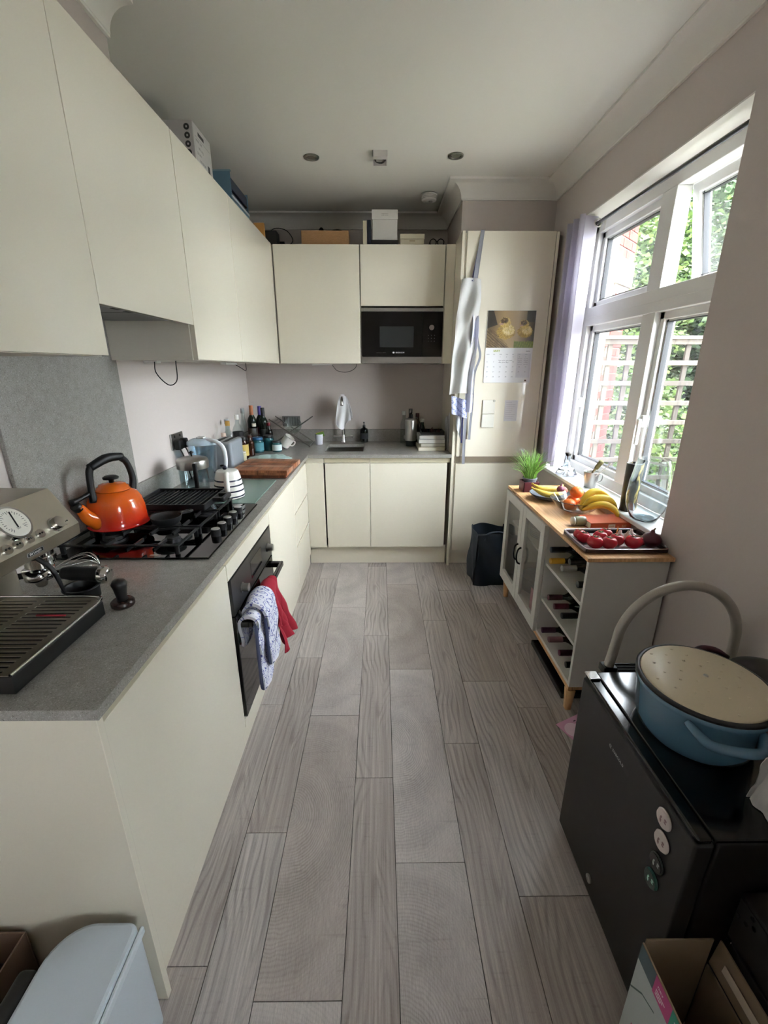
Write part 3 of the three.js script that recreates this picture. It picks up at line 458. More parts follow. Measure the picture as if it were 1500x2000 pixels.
// espresso machine; local +z is its front, turned to face the room
{
  const t = thing('espresso_machine', 'stainless espresso machine with a pressure gauge at the near end of the worktop', 'coffee machine', [-0.9, WT, -0.9], Math.PI / 2);
  const extr = (pts, x0, x1, bev = 0.004) => { const g = ex(pts, x1 - x0 - 2 * bev, bev); g.rotateY(-Math.PI / 2); g.translate(x1 - bev, 0, 0); return g; };  // profile in (z, y), swept along x
  part('body', [rb(-0.195, 0.188, 0.01, 0.2, -0.2, -0.09, 0.008)], M.brushed, t);
  part('head', [extr([[-0.2, 0.18], [0.07, 0.18], [0.098, 0.196], [0.1, 0.222], [0.043, 0.312], [-0.2, 0.314]], -0.197, 0.192, 0.005)], M.brushed, t);
  part('underside', [extr([[-0.15, 0.158], [0.03, 0.158], [0.088, 0.186], [0.07, 0.184], [-0.15, 0.18]], -0.19, 0.186, 0.001)], M.black, t);
  // things on the sloped panel: a frame whose z leaves the panel
  const tilt = Math.atan2(0.09, 0.057), P = (u, v, d = 0) => { const c = Math.cos(tilt), s = Math.sin(tilt); return [u, 0.222 + v * s + d * c, 0.1 - v * c + d * s + 0.0045]; };
  const disc = (r0, r1, h, u, v, n = 28) => { const g = cy(r0, r1, h, 0, 0, 0, n); g.rotateX(Math.PI / 2 - (Math.PI / 2 - tilt)); const p = P(u, v); return mv(g, ...p); };
  const dial = canvasTex(128, 128, (g) => { g.fillStyle = '#efece2'; g.fillRect(0, 0, 128, 128); g.strokeStyle = '#333'; g.lineWidth = 2; for (let i = 0; i < 25; i++) { const a = 2.3 + i * 0.2; g.beginPath(); g.moveTo(64 + 50 * Math.cos(a), 64 + 50 * Math.sin(a)); g.lineTo(64 + (i % 4 ? 44 : 38) * Math.cos(a), 64 + (i % 4 ? 44 : 38) * Math.sin(a)); g.stroke(); } g.fillStyle = '#555'; g.font = '13px sans-serif'; g.fillText('bar', 54, 96); g.fillText('0', 28, 92); g.fillText('15', 86, 92); });
  const gauge = part('gauge', [disc(0.043, 0.041, 0.012, 0.025, 0.064, 36)], M.chrome, t);
  { const face = new THREE.CircleGeometry(0.036, 32); face.rotateX(-Math.PI / 2 + (Math.PI / 2 - 0)); face.rotateX(-(Math.PI / 2 - tilt)); const p = P(0.025, 0.064, 0.0125); part('gauge_face', mv(face, ...p), mt('#ffffff', 0.4, { map: dial }), gauge);
    part('needle', pipe(P(0.023, 0.05, 0.014), P(0.032, 0.088, 0.014), 0.0014), M.blackMatt, gauge); }
  for (const [u, r] of [[-0.03, 0.012], [0.0, 0.011], [0.033, 0.011], [0.067, 0.011], [0.153, 0.009]]) { const b = part('button', disc(r, r * 0.95, 0.006, u, 0.018), M.chrome, t); for (const k of [-1, 1]) part('symbol', disc(r * 0.2, r * 0.2, 0.0068, u + k * r * 0.35, 0.018, 10), M.blackMatt, b); }
  part('knob', [disc(0.02, 0.019, 0.004, 0.122, 0.022), disc(0.016, 0.015, 0.018, 0.122, 0.022)], M.chrome, t); part('knob', [disc(0.02, 0.019, 0.004, -0.075, 0.025), disc(0.017, 0.016, 0.02, -0.075, 0.025)], M.chrome, t);
  const logo = canvasTex(256, 64, (g) => { g.fillStyle = '#15151a'; g.fillRect(0, 0, 256, 64); g.strokeStyle = '#e8e8e8'; g.lineWidth = 5; g.strokeRect(6, 6, 244, 52); g.fillStyle = '#f2f2f2'; g.font = 'bold 38px sans-serif'; g.textAlign = 'center'; g.fillText("De'Longhi", 128, 46); });
  part('badge', [mv(tr(new THREE.PlaneGeometry(0.05, 0.0125), 0, 0, 0), 0.03, 0.208, 0.1066)], mt('#ffffff', 0.3, { map: logo }), t);
  part('group_head', [cy(0.034, 0.034, 0.045, 0.16, 0.115, 0.0), cy(0.038, 0.038, 0.012, 0.16, 0.13, 0.0)], M.chrome, t);
  part('steam_wand', [limb([[0.1, 0.165, 0.04], [0.105, 0.13, 0.07], [0.11, 0.06, 0.085]], [0.006, 0.006, 0.004], 16, 10)], M.black, t);
  // drip tray with slotted plate
  const tray = part('drip_tray', [(() => { const g = ex([[-0.2, -0.085], [0.095, -0.085], [0.105, -0.075], [0.105, 0.16], [0.085, 0.19], [-0.2, 0.19]], 0.034, 0.003); g.rotateX(Math.PI / 2); return mv(g, 0, 0.045, 0); })()], M.black, t);
  part('rim', [tube([[-0.2, 0.05, 0.19], [0.0, 0.05, 0.19], [0.075, 0.05, 0.19], [0.1, 0.05, 0.182], [0.107, 0.05, 0.16], [0.107, 0.05, 0.0], [0.107, 0.05, -0.08]], 0.0035, 60, 8)], M.chrome, tray);
  part('plate', [rb(-0.2, 0.102, 0.047, 0.0495, -0.082, -0.06, 0.001), rb(-0.2, 0.09, 0.047, 0.0495, 0.165, 0.186, 0.001), rb(0.088, 0.102, 0.047, 0.0495, -0.08, 0.175, 0.001), rb(-0.2, 0.102, 0.047, 0.0495, 0.03, 0.048, 0.001)], M.brushed, tray);
  for (let i = 0; i < 19; i++) part('bar', [rb(-0.2 + i * 0.0152, -0.2 + i * 0.0152 + 0.0085, 0.0465, 0.0495, -0.06, 0.166, 0.001)], M.brushed, tray);
  part('float_stick', rb(0.012, 0.017, 0.049, 0.052, 0.08, 0.15, 0.001), mt('#9c2430', 0.5), tray);
}
{ // portafilter, tamper, dosing ring, whisk
  const p = thing('portafilter', 'portafilter with a black handle and chrome end locked in the coffee machine', 'portafilter', [-0.91, 0.995, -1.06]);
  part('basket', la([[0.001, -0.03], [0.012, -0.03], [0.018, -0.012], [0.034, -0.008], [0.036, 0.02], [0.001, 0.021]], 28), M.chrome, p);
  part('neck', limb([[0.03, 0.006, 0], [0.065, 0.006, 0]], [0.007, 0.008], 4, 10), M.chrome, p);
  part('handle', limb([[0.062, 0.005, 0], [0.075, 0.005, 0], [0.11, 0.003, 0], [0.15, 0.001, 0], [0.163, 0, 0]], [0.015, 0.019, 0.018, 0.019, 0.02], 24, 18), M.black, p);
  part('end_cap', limb([[0.16, 0, 0], [0.17, 0, 0], [0.186, -0.001, 0]], [0.022, 0.024, 0.017], 8, 12), M.chrome, p);
  const a = thing('coffee_tamper', 'black coffee tamper standing beside the drip tray', 'tamper', [-0.695, WT, -1.045]);
  part('base', la([[0.001, 0.0006], [0.026, 0.0006], [0.029, 0.004], [0.029, 0.014], [0.024, 0.019], [0.001, 0.02]], 32), mt('#2a1b18', 0.25), a); part('handle', la([[0.001, 0.018], [0.015, 0.018], [0.013, 0.03], [0.017, 0.055], [0.02, 0.066], [0.014, 0.076], [0.001, 0.078]], 28), M.black, a);
  const r = single('dosing_ring', 'black dosing ring lying on the worktop next to the tamper', 'dosing ring', la([[0.036, 0.001], [0.042, 0.001], [0.043, 0.03], [0.047, 0.034], [0.045, 0.038], [0.037, 0.036], [0.036, 0.001]], 40), M.black, [-0.83, WT, -1.09]);
  const w = thing('balloon_whisk', 'wire balloon whisk with a black handle lying behind the drip tray', 'whisk', [-0.9, WT + 0.045, -1.19], 0.3);
  for (let i = 0; i < 7; i++) { const th = i / 7 * Math.PI, c = Math.cos(th), s = Math.sin(th); part('wire', tube([[-0.07, 0, 0], [-0.02, 0.03 * s, 0.03 * c], [0.03, 0.042 * s, 0.042 * c], [0.055, 0, 0], [0.03, -0.042 * s, -0.042 * c], [-0.02, -0.03 * s, -0.03 * c], [-0.07, 0, 0]], 0.0011, 36, 5), M.chrome, w); }
  part('handle', limb([[-0.065, 0, 0], [-0.18, -0.01, 0]], [0.007, 0.01], 6, 12), M.black, w);
}
// double socket and plugs
{
  const s = thing('wall_socket', 'chrome double wall socket above the left worktop', 'socket', [WL, 1.14, -2.405], Math.PI / 2);
  part('plate', rb(-0.073, 0.073, -0.043, 0.043, 0.0005, 0.008, 0.003), M.steel, s); for (const x of [-0.033, 0.033]) { part('rocker', rb(x - 0.006, x + 0.006, 0.02, 0.034, 0.008, 0.011, 0.002), M.black, s); }
  for (const [z, n] of [[-2.372, 'left'], [-2.438, 'right']]) { const p = thing('plug', `black plug in the ${n} half of the wall socket`, 'plug', [WL + 0.0085, 1.125, z], Math.PI / 2); part('body', rb(-0.025, 0.025, -0.028, 0.025, 0, 0.034, 0.009, 3), M.blackMatt, p); part('lead', tube([[0, -0.02, 0.02], [0, -0.06, 0.035], [0.01, -0.13, 0.045], [0.03, -0.2, 0.05]], 0.0035, 24, 8), M.blackMatt, p); }
}
// cafetiere, water jug, toaster, jug, boards
{
  const clear = mt('#eef3f4', 0.02, { transmission: 1, thickness: 0, ior: 1.45 });
  const c = thing('cafetiere', 'glass cafetiere with a wide steel collar and a black handle', 'cafetiere', [-0.95, WT, -2.18]);
  part('beaker', la([[0.001, 0.004], [0.066, 0.004], [0.07, 0.01], [0.07, 0.17], [0.067, 0.17], [0.067, 0.012], [0.001, 0.008]], 40), clear, c);
  part('base', la([[0.001, 0.0005], [0.072, 0.0005], [0.074, 0.012], [0.071, 0.012], [0.07, 0.004], [0.001, 0.004]], 40), M.steel, c);
  part('collar', la([[0.0725, 0.128], [0.076, 0.13], [0.077, 0.166], [0.07, 0.178], [0.04, 0.186], [0.001, 0.188], [0.001, 0.184], [0.06, 0.176], [0.0725, 0.16], [0.0725, 0.128]], 40), M.steel, c);
  part('handle', [rb(0.03, 0.05, 0.006, 0.166, 0.066, 0.084, 0.006)], M.black, c); part('knob', la([[0.004, 0.186], [0.005, 0.2], [0.012, 0.208], [0.001, 0.216]], 18), M.black, c);
  const j = thing('water_jug', 'clear water filter jug with a pale blue lid and white handle', 'jug', [-0.985, WT, -2.41]);
  const blue = mt('#f2f8fb', 0.03, { transmission: 0.97, thickness: 0, ior: 1.45 });
  part('body', (() => { const g = la([[0.001, 0.002], [0.055, 0.002], [0.062, 0.01], [0.075, 0.21], [0.073, 0.21], [0.06, 0.013], [0.001, 0.006]], 40); g.scale(1.05, 1, 0.8); return g; })(), blue, j);
  part('funnel', (() => { const g = la([[0.03, 0.06], [0.045, 0.08], [0.062, 0.2], [0.06, 0.2], [0.043, 0.082], [0.03, 0.062]], 32); g.scale(1.05, 1, 0.8); return g; })(), blue, j);
  part('lid', [(() => { const g = la([[0.001, 0.243], [0.05, 0.24], [0.075, 0.226], [0.079, 0.21], [0.076, 0.21], [0.001, 0.226]], 40); g.scale(1.05, 1, 0.8); return g; })()], mt('#c5d9e6', 0.25), j); part('flap', rb(-0.02, 0.02, 0.242, 0.252, -0.02, 0.02, 0.004), M.white, j);
  part('handle', limb([[0.03, 0.236, 0.02], [0.085, 0.232, 0.03], [0.125, 0.2, 0.035], [0.132, 0.12, 0.03], [0.112, 0.06, 0.025], [0.075, 0.055, 0.02]], [0.01, 0.011, 0.012, 0.011, 0.01, 0.008], 40, 12), mt('#f0f4f8', 0.2), j);
  const t = thing('toaster', 'slim grey toaster standing behind the water jug', 'toaster', [-0.965, WT, -2.7]);
  part('body', rb(-0.06, 0.075, 0.008, 0.19, -0.13, 0.1, 0.018, 3), mt('#8f959a', 0.35), t); part('slot', [rb(-0.03, -0.005, 0.1885, 0.191, -0.11, 0.08, 0.0005), rb(0.02, 0.045, 0.1885, 0.191, -0.11, 0.08, 0.0005)], M.blackMatt, t); part('foot', [rb(-0.05, 0.065, 0.0005, 0.008, -0.12, 0.09, 0.002)], M.blackMatt, t);
  for (let i = 0; i < 4; i++) part('button', cz(0.006, 0.006, 0.04, 0.15 - i * 0.022, 0.102, 12), mt('#4a5560', 0.4), t); part('lever', rb(0.0, 0.03, 0.045, 0.056, 0.1, 0.116, 0.004), M.black, t);
  const stripes = canvasTex(64, 256, (g) => { g.fillStyle = '#f1eee6'; g.fillRect(0, 0, 64, 256); g.fillStyle = '#20253c'; for (const y of [82, 128, 178, 228]) g.fillRect(0, y, 64, 13); });
  const s = thing('striped_jug', 'white pottery jug with navy stripes at the edge of the glass board', 'jug', [-0.742, WT + 0.0075, -2.072], 0);
  { const b = la([[0.001, 0], [0.068, 0], [0.072, 0.006], [0.069, 0.05], [0.06, 0.1], [0.052, 0.128], [0.046, 0.134], [0.001, 0.136]], 40), p = b.attributes.position, uv = b.attributes.uv; for (let i = 0; i < p.count; i++) uv.setXY(i, uv.getX(i), p.getY(i) / 0.136); part('body', b, mt('#ffffff', 0.25, { map: stripes }), s); }
  part('handle', limb([[0.015, 0.124, 0.046], [0.02, 0.13, 0.075], [0.024, 0.09, 0.09], [0.024, 0.03, 0.088], [0.022, 0.016, 0.07]], [0.01, 0.012, 0.013, 0.012, 0.01], 28, 12), mt('#f1eee6', 0.25), s); part('knob', sp(0.011, -0.01, 0.145, 0, 16), mt('#1d2238', 0.3), s);
  single('glass_board', 'green tinted glass worktop saver beside the hob', 'chopping board', rb(-0.845, -0.59, WT + 0.0006, WT + 0.007, -2.415, -1.965, 0.003), mt('#9db8ad', 0.1, { transmission: 0.35, thickness: 0, ior: 1.5 }));
  const wb = thing('chopping_board', 'thick striped acacia chopping board, upper of the two', 'chopping board', [-0.68, WT + 0.0225, -2.62], -0.05);
  [[-0.17, -0.105], [-0.104, -0.045], [-0.044, 0.02], [0.021, 0.08], [0.081, 0.17]].forEach(([a, b], i) => part('stave', rb(-0.175, 0.155, 0, 0.03, a, b, 0.004), [M.acacia, metred(mt('#ffd9b8', 0.5, { map: acaciaTex })), metred(mt('#e2b79c', 0.5, { map: acaciaTex }))][i % 3], wb));
  single('chopping_board', 'dark wooden board under the striped one', 'chopping board', rb(-0.9, -0.545, WT + 0.0006, WT + 0.022, -2.93, -2.47, 0.005), metred(mt('#c99b82', 0.55, { map: acaciaTex })));
  const bagmat = mt('#bcd5cf', 0.35, { transmission: 0.3, thickness: 0 });
  single('food_bag', 'crumpled pale green plastic bag on the chopping boards', 'bag', (() => { const g = new THREE.SphereGeometry(1, 40, 20); const p = g.attributes.position; for (let i = 0; i < p.count; i++) { const x = p.getX(i), y = p.getY(i), z = p.getZ(i), n = 0.75 + 0.5 * vnoise(x * 4 + 9, z * 4 + y * 3, 81); p.setXYZ(i, x * 0.13 * n, Math.max(0, y * 0.03 * n + 0.012), z * 0.05 * n); } g.computeVertexNormals(); return g; })(), bagmat, [-0.72, WT + 0.0226, -2.865]);
}

// ---------------------------------------------------------------- bottles, jars and the back worktop
const GL = {
  green: mt('#16241a', 0.06, { transmission: 0.35, thickness: 0 }), dark: mt('#0c0d0c', 0.08), clear: mt('#eef3f2', 0.03, { transmission: 0.96, thickness: 0, ior: 1.45 }), brown: mt('#3a1c0c', 0.08, { transmission: 0.3, thickness: 0 }),
  teal: mt('#3f7f86', 0.08, { transmission: 0.55, thickness: 0 }), pink: mt('#b4566c', 0.1, { transmission: 0.4, thickness: 0 }),
};
function bottle(label, at, r, h, m, o = {}) {             // o: neck height share, cap colour, label colour and span
  const t = thing(o.name || 'glass_bottle', label, o.category || 'bottle', at, o.turn || 0, o.group), k = o.shoulder || 0.62, nr = o.nr || 0.014, n = o.seg || 28;
  part('glass', la([[0.001, 0.0008], [r * 0.92, 0.0008], [r, 0.006], [r, h * k], [r * 0.82, h * (k + 0.07)], [nr, h * (k + 0.16)], [nr, h * 0.97], [0.001, h * 0.97]], n), m, t);
  if (o.cap) part('cap', la([[nr + 0.0008, h * (o.capFrom || 0.88)], [nr + 0.002, h * (o.capFrom || 0.88)], [nr + 0.002, h * 0.995], [nr, h], [0.001, h]], n), mt(o.cap, 0.35), t);
  if (o.paper) part('label', la([[r + 0.0006, h * (o.p0 || 0.15)], [r + 0.001, h * (o.p0 || 0.15)], [r + 0.001, h * (o.p1 || 0.45)], [r + 0.0006, h * (o.p1 || 0.45)]], n), mt(o.paper, 0.7), t);
  return t;
}
function jar(label, at, r, h, m, lid, o = {}) {
  const t = thing(o.name || 'storage_jar', label, 'jar', at, 0, o.group);
  part('glass', la([[0.001, 0.0008], [r * 0.94, 0.0008], [r, 0.006], [r, h * 0.74], [r * 0.84, h * 0.82], [r * 0.84, h * 0.86], [0.001, h * 0.86]], 30), m, t);
  part('lid', la([[r * 0.86, h * 0.84], [r * 0.9, h * 0.84], [r * 0.9, h * 0.98], [r * 0.84, h], [0.001, h]], 30), mt(lid, 0.35, { metalness: o.metal || 0 }), t);
  if (o.paper) part('label', la([[r + 0.0006, h * 0.15], [r + 0.001, h * 0.15], [r + 0.001, h * 0.66], [r + 0.0006, h * 0.66]], 30), mt(o.paper, 0.7), t);
  return t;
}
bottle('small pink bottle at the left of the drinks bottles', [-1.045, WT, -2.93], 0.026, 0.2, GL.pink, { cap: '#c9b0a0', paper: '#a23a54' });
bottle('clear spirit bottle with a gold cap and white label', [-1.035, WT, -3.0], 0.036, 0.27, GL.clear, { cap: '#b08a3c', paper: '#ece8df', p1: 0.5 });
bottle('clear spirit bottle with a white cap and black label', [-1.04, WT, -3.22], 0.038, 0.29, GL.clear, { cap: '#e7e5e0', paper: '#17171a', p0: 0.2, p1: 0.58 });
bottle('slim clear bottle against the left wall', [-1.075, WT, -3.1], 0.022, 0.27, GL.clear, { cap: '#b9bcb9' });
bottle('slim clear bottle in the far left corner', [-1.08, WT, -3.5], 0.024, 0.31, GL.clear, { cap: '#9a9d9a' });
jar('dark jar with a gold label beside the chopping board', [-0.965, WT, -3.06], 0.038, 0.155, GL.brown, '#151515', { paper: '#c9b262' });
bottle('short amber bottle among the jars', [-0.945, WT, -3.17], 0.03, 0.15, GL.brown, { cap: '#4a2a18' });
bottle('wine bottle with a copper foil top in the corner', [-1.04, WT, -3.6], 0.037, 0.325, GL.green, { cap: '#a8623a', capFrom: 0.76, paper: '#3b2e22' });
bottle('bottle with a violet foil top in the corner', [-1.005, WT, -3.72], 0.037, 0.31, GL.dark, { cap: '#4a3f8f', capFrom: 0.76, paper: '#5a2430' });
bottle('dark wine bottle with a black top by the dish rack', [-0.955, WT, -3.62], 0.037, 0.305, GL.green, { cap: '#151517', capFrom: 0.78, paper: '#1f2422' });
bottle('squat clear decanter of spirits', [-0.985, WT, -3.45], 0.05, 0.2, GL.clear, { cap: '#d8d2c4', paper: '#8a2b34', p0: 0.3, p1: 0.45, shoulder: 0.5 });
jar('pale blue glass jar with a blue lid', [-0.925, WT, -3.3], 0.042, 0.115, GL.teal, '#2a5f8a', { paper: '#4f8a94' });
jar('dark teal jar with a black lid', [-0.865, WT, -3.38], 0.042, 0.12, GL.teal, '#18191a', { });
jar('small teal jar with a white label', [-0.79, WT, -3.33], 0.036, 0.085, GL.teal, '#15181a', { paper: '#d4e2e0' });
jar('little glass jar of something cream by the boards', [-0.955, WT, -2.985], 0.032, 0.065, mt('#cfc8a6', 0.25), '#d9d7c8', {});
bottle('dark sauce bottle behind the jars', [-0.885, WT, -3.5], 0.03, 0.2, GL.dark, { cap: '#7a1f2b', paper: '#2c3a36' });
// dish rack, its load, mug, cup with sponge
{
  const t = thing('dish_rack', 'folding wire dish rack in the back corner', 'dish rack', [-0.72, WT, -3.62]);
  const wire = mt('#77736e', 0.35, { metalness: 0.9 });
  for (const z of [-0.11, 0.11]) { part('cross_bar', pipe([-0.17, 0.012, z], [0.155, 0.225, z], 0.005), wire, t); part('cross_bar', pipe([0.15, 0.012, z], [-0.16, 0.225, z], 0.005), wire, t); }
  for (let i = 0; i < 9; i++) { const k = 0.3 + 0.075 * i; part('wire', pipe([-0.17 + 0.325 * k, 0.012 + 0.213 * k, -0.11], [-0.17 + 0.325 * k, 0.012 + 0.213 * k, 0.11], 0.0022, 6), wire, t); part('wire', pipe([0.15 - 0.31 * k, 0.012 + 0.213 * k, -0.11], [0.15 - 0.31 * k, 0.012 + 0.213 * k, 0.11], 0.0022, 6), wire, t); }
  for (const x of [-0.17, 0.15]) part('foot_bar', pipe([x, 0.008, -0.115], [x, 0.008, 0.115], 0.006), wire, t);
  const g = thing('glass_bowl', 'clear glass bowl drying in the dish rack', 'bowl', [-0.705, WT + 0.155, -3.62], 0); const b = part('bowl', la([[0.02, 0], [0.05, 0.01], [0.07, 0.05], [0.067, 0.05], [0.048, 0.014], [0.001, 0.005]], 36), GL.clear, g); g.rotation.x = 1.25;
  const k = thing('drying_board', 'dark slotted tray standing at the back of the dish rack', 'tray', [-0.75, WT + 0.17, -3.745], 0); part('plate', rb(-0.075, 0.075, -0.03, 0.055, -0.004, 0.004, 0.003), mt('#5d5a57', 0.5), k); for (let i = 0; i < 6; i++) part('slot', bx(-0.06 + i * 0.022, -0.052 + i * 0.022, -0.02, 0.045, 0.0041, 0.0046), mt('#2c2b2a', 0.6), k);
  const band = canvasTex(64, 128, (c) => { c.fillStyle = '#e9e6de'; c.fillRect(0, 0, 64, 128); c.fillStyle = '#8b8a88'; for (const y of [30, 58, 86]) c.fillRect(0, y, 64, 6); });
  const m = thing('striped_mug', 'white mug with grey stripes tipped on its side by the rack', 'mug', [-0.735, WT + 0.062, -3.44], 0); m.rotation.set(0.5, 0.4, -0.75);
  part('body', la([[0.001, -0.045], [0.036, -0.045], [0.04, -0.04], [0.042, 0.045], [0.039, 0.045], [0.037, -0.036], [0.001, -0.04]], 32), mt('#ffffff', 0.3, { map: band }), m); part('handle', limb([[0.038, 0.025, 0], [0.065, 0.02, 0], [0.066, -0.015, 0], [0.038, -0.025, 0]], [0.006, 0.006, 0.006, 0.006], 16, 8), mt('#e9e6de', 0.3), m);
  const c = thing('white_tumbler', 'white tumbler beside the sink', 'tumbler', [-0.512, WT, -3.66]); part('body', la([[0.001, 0.0008], [0.028, 0.0008], [0.034, 0.085], [0.031, 0.085], [0.026, 0.005], [0.001, 0.004]], 28), mt('#e4e6ee', 0.35), c);
  const s = thing('sponge', 'yellow and green sponge sticking out of the white tumbler', 'sponge', [-0.505, WT + 0.088, -3.66], 0.3); s.rotation.z = 0.25; part('foam', rb(-0.03, 0.035, -0.028, 0.012, -0.013, 0.004, 0.004), mt('#d8c64a', 0.9), s); part('scourer', rb(-0.03, 0.035, -0.028, 0.012, 0.0042, 0.011, 0.002), mt('#5f7d3a', 0.95), s);
}
// tap with a cloth, soap, flask and bottles
{
  const t = thing('kitchen_tap', 'chrome swan neck tap with cross handles behind the sink', 'tap', [-0.315, WT, -3.74]);
  part('base', la([[0.001, 0.0006], [0.026, 0.0006], [0.025, 0.01], [0.018, 0.02], [0.016, 0.07], [0.001, 0.07]], 28), M.chrome, t);
  part('spout', limb([[0, 0.06, 0], [0, 0.3, 0], [0.004, 0.37, 0.03], [0.006, 0.385, 0.08], [0.006, 0.36, 0.125], [0.006, 0.32, 0.135]], [0.012, 0.011, 0.011, 0.011, 0.011, 0.012], 40, 14), M.chrome, t);
  for (const s of [-1, 1]) part('handle', [cx(0.006, 0.07, s * 0.045, 0.055, 0), cx(0.011, 0.02, s * 0.072, 0.055, 0)], M.chrome, t);
  const cloth = (side, len, wide, ph) => sheet((u, v) => { const a = (u - 0.5) * 2, w = 0.018 + wide * Math.min(1, Math.sqrt(v * 1.3)); const hang = v * len * (1 - 0.22 * Math.abs(a) + 0.1 * Math.sin(u * 5 + ph)); return [0.006 + a * w + 0.012 * v * Math.sin(ph), 0.404 - 0.012 * a * a - hang, 0.062 + side * (0.018 + 0.03 * v + 0.012 * Math.sin(a * 5 + v * 4 + ph) * v)]; }, 32, 32, 0.003);
  single('dish_cloth', 'white dish cloth hung over the tap spout', 'cloth', [cloth(1, 0.27, 0.042, 0.4), cloth(-1, 0.21, 0.046, 2.1), sheet((u, v) => [0.006 + (u - 0.5) * 0.036, 0.4045 - 0.003 * Math.pow((u - 0.5) * 2, 2), 0.042 + 0.04 * v], 8, 6, 0.003)], mt('#e6e4e6', 0.95), [-0.312, WT, -3.74]);
  const b = thing('soap_bottle', 'black pump soap bottle beside the tap', 'bottle', [-0.138, WT, -3.775]); part('body', la([[0.001, 0.0006], [0.033, 0.0006], [0.035, 0.005], [0.035, 0.1], [0.03, 0.115], [0.013, 0.124], [0.013, 0.132], [0.001, 0.132]], 28), GL.dark, b); part('pump', [cy(0.012, 0.012, 0.014, 0, 0.13, 0), cy(0.004, 0.004, 0.025, 0, 0.142, 0), rb(-0.007, 0.007, 0.166, 0.174, -0.008, 0.03, 0.003)], M.black, b); part('label', la([[0.0355, 0.03], [0.0358, 0.03], [0.0358, 0.08], [0.0355, 0.08]], 28), mt('#26282a', 0.7), b);
  const f = thing('steel_flask', 'tall brushed steel vacuum flask with a glass foot', 'flask', [0.25, WT, -3.58]); part('body', la([[0.001, 0.045], [0.044, 0.045], [0.048, 0.052], [0.048, 0.205], [0.043, 0.22], [0.02, 0.226], [0.001, 0.226]], 36), M.steel, f); part('foot', la([[0.001, 0.0008], [0.04, 0.0008], [0.041, 0.04], [0.044, 0.046], [0.001, 0.046]], 32), mt('#55595a', 0.15), f); part('stopper', [cy(0.016, 0.015, 0.03, 0, 0.225, 0)], M.black, f); part('clip', [rb(-0.056, -0.044, 0.06, 0.085, -0.01, 0.01, 0.003), rb(0.044, 0.056, 0.06, 0.085, -0.01, 0.01, 0.003)], M.steel, f);
  bottle('clear bottle with a white top behind the flask', [0.2, WT, -3.7], 0.03, 0.27, GL.clear, { cap: '#d9dad8' });
  bottle('dark oil bottle with a black top behind the flask', [0.255, WT, -3.73], 0.032, 0.285, GL.dark, { cap: '#111112' });
  bottle('vinegar bottle with a dark red top right of the flask', [0.31, WT, -3.68], 0.03, 0.255, GL.brown, { cap: '#4a1c1e', paper: '#2e2b28' });
  bottle('small bottle with a pale top beside the books', [0.345, WT, -3.62], 0.026, 0.215, GL.green, { cap: '#c9c7bd', paper: '#3a3d38' });
}
{ // books and the things on them
  const B = (label, x0, x1, y0, y1, z0, z1, cover, pages, turn = 0) => { const t = thing('cook_book', label, 'book', [(x0 + x1) / 2, WT + y0, (z0 + z1) / 2], turn, 'cook books stacked on the worktop'), w = (x1 - x0) / 2, d = Math.abs(z1 - z0) / 2, h = y1 - y0; part('cover', [rb(-w, w, 0, 0.003, -d, d, 0.001), rb(-w, w, h - 0.003, h, -d, d, 0.001), rb(-w, -w + 0.004, 0, h, -d, d, 0.001)], mt(cover, 0.5), t); part('pages', bx(-w + 0.005, w - 0.003, 0.0035, h - 0.0035, -d + 0.003, d - 0.003), mt(pages, 0.85), t); };
  B('lowest cook book, cream covered, at the bottom of the stack', 0.296, 0.502, 0.0006, 0.026, -3.62, -3.345, '#ddd6bf', '#e9e4d2');
  B('second cook book from the bottom with a grey green cover', 0.31, 0.502, 0.0265, 0.054, -3.62, -3.37, '#8d8a72', '#d9d5c8', 0.03);
  B('third cook book with thick pale pages', 0.3, 0.504, 0.0545, 0.086, -3.6, -3.36, '#b9b6b0', '#e4e1da', -0.02);
  B('topmost cook book with a white cover', 0.3, 0.498, 0.0865, 0.113, -3.6, -3.37, '#c7c5c2', '#d6d3cc', 0.02);
  const k = thing('black_tray', 'dark tray of odds and ends on top of the cook books', 'tray', [0.41, WT + 0.1135, -3.48]); part('tray', [rb(-0.09, 0.09, 0, 0.004, -0.07, 0.07, 0.002), rb(-0.09, -0.086, 0, 0.028, -0.07, 0.07, 0.001), rb(0.086, 0.09, 0, 0.028, -0.07, 0.07, 0.001), rb(-0.09, 0.09, 0, 0.02, 0.066, 0.07, 0.001), rb(-0.09, 0.09, 0, 0.03, -0.07, -0.066, 0.001)], mt('#1e1b1b', 0.5), k);
  for (const [x, z, r, s] of [[-0.05, 0.0, 0.016, 'left'], [0.0, -0.01, 0.02, 'middle'], [0.05, 0.01, 0.017, 'right']]) single('shallot', `dark red shallot at the ${s} of the black tray`, 'shallot', [el(r, r * 0.9, r, 0, r * 0.9, 0, 16), limb([[0, r * 1.6, 0], [0.004, r * 2.3, 0.002]], [0.005, 0.002], 4, 8)], mt('#43161a', 0.4), [0.41 + x, WT + 0.118, -3.48 + z]);
  const p = single('paper_bag', 'folded grey paper bags leaning against the tall cupboard', 'bag', [sheet((u, v) => [0.519 + 0.006 * u * v + 0.002 * Math.sin(v * 5), WT + 0.001 + 0.26 * v - 0.03 * u * v, -3.38 - 0.14 * u + 0.02 * (1 - v)], 8, 12, 0.005), sheet((u, v) => [0.53 + 0.001 * Math.sin(v * 4 + u), WT + 0.001 + 0.29 * v - 0.05 * u, -3.36 - 0.12 * u], 8, 12, 0.003)], mt('#a9a8ac', 0.8));
}

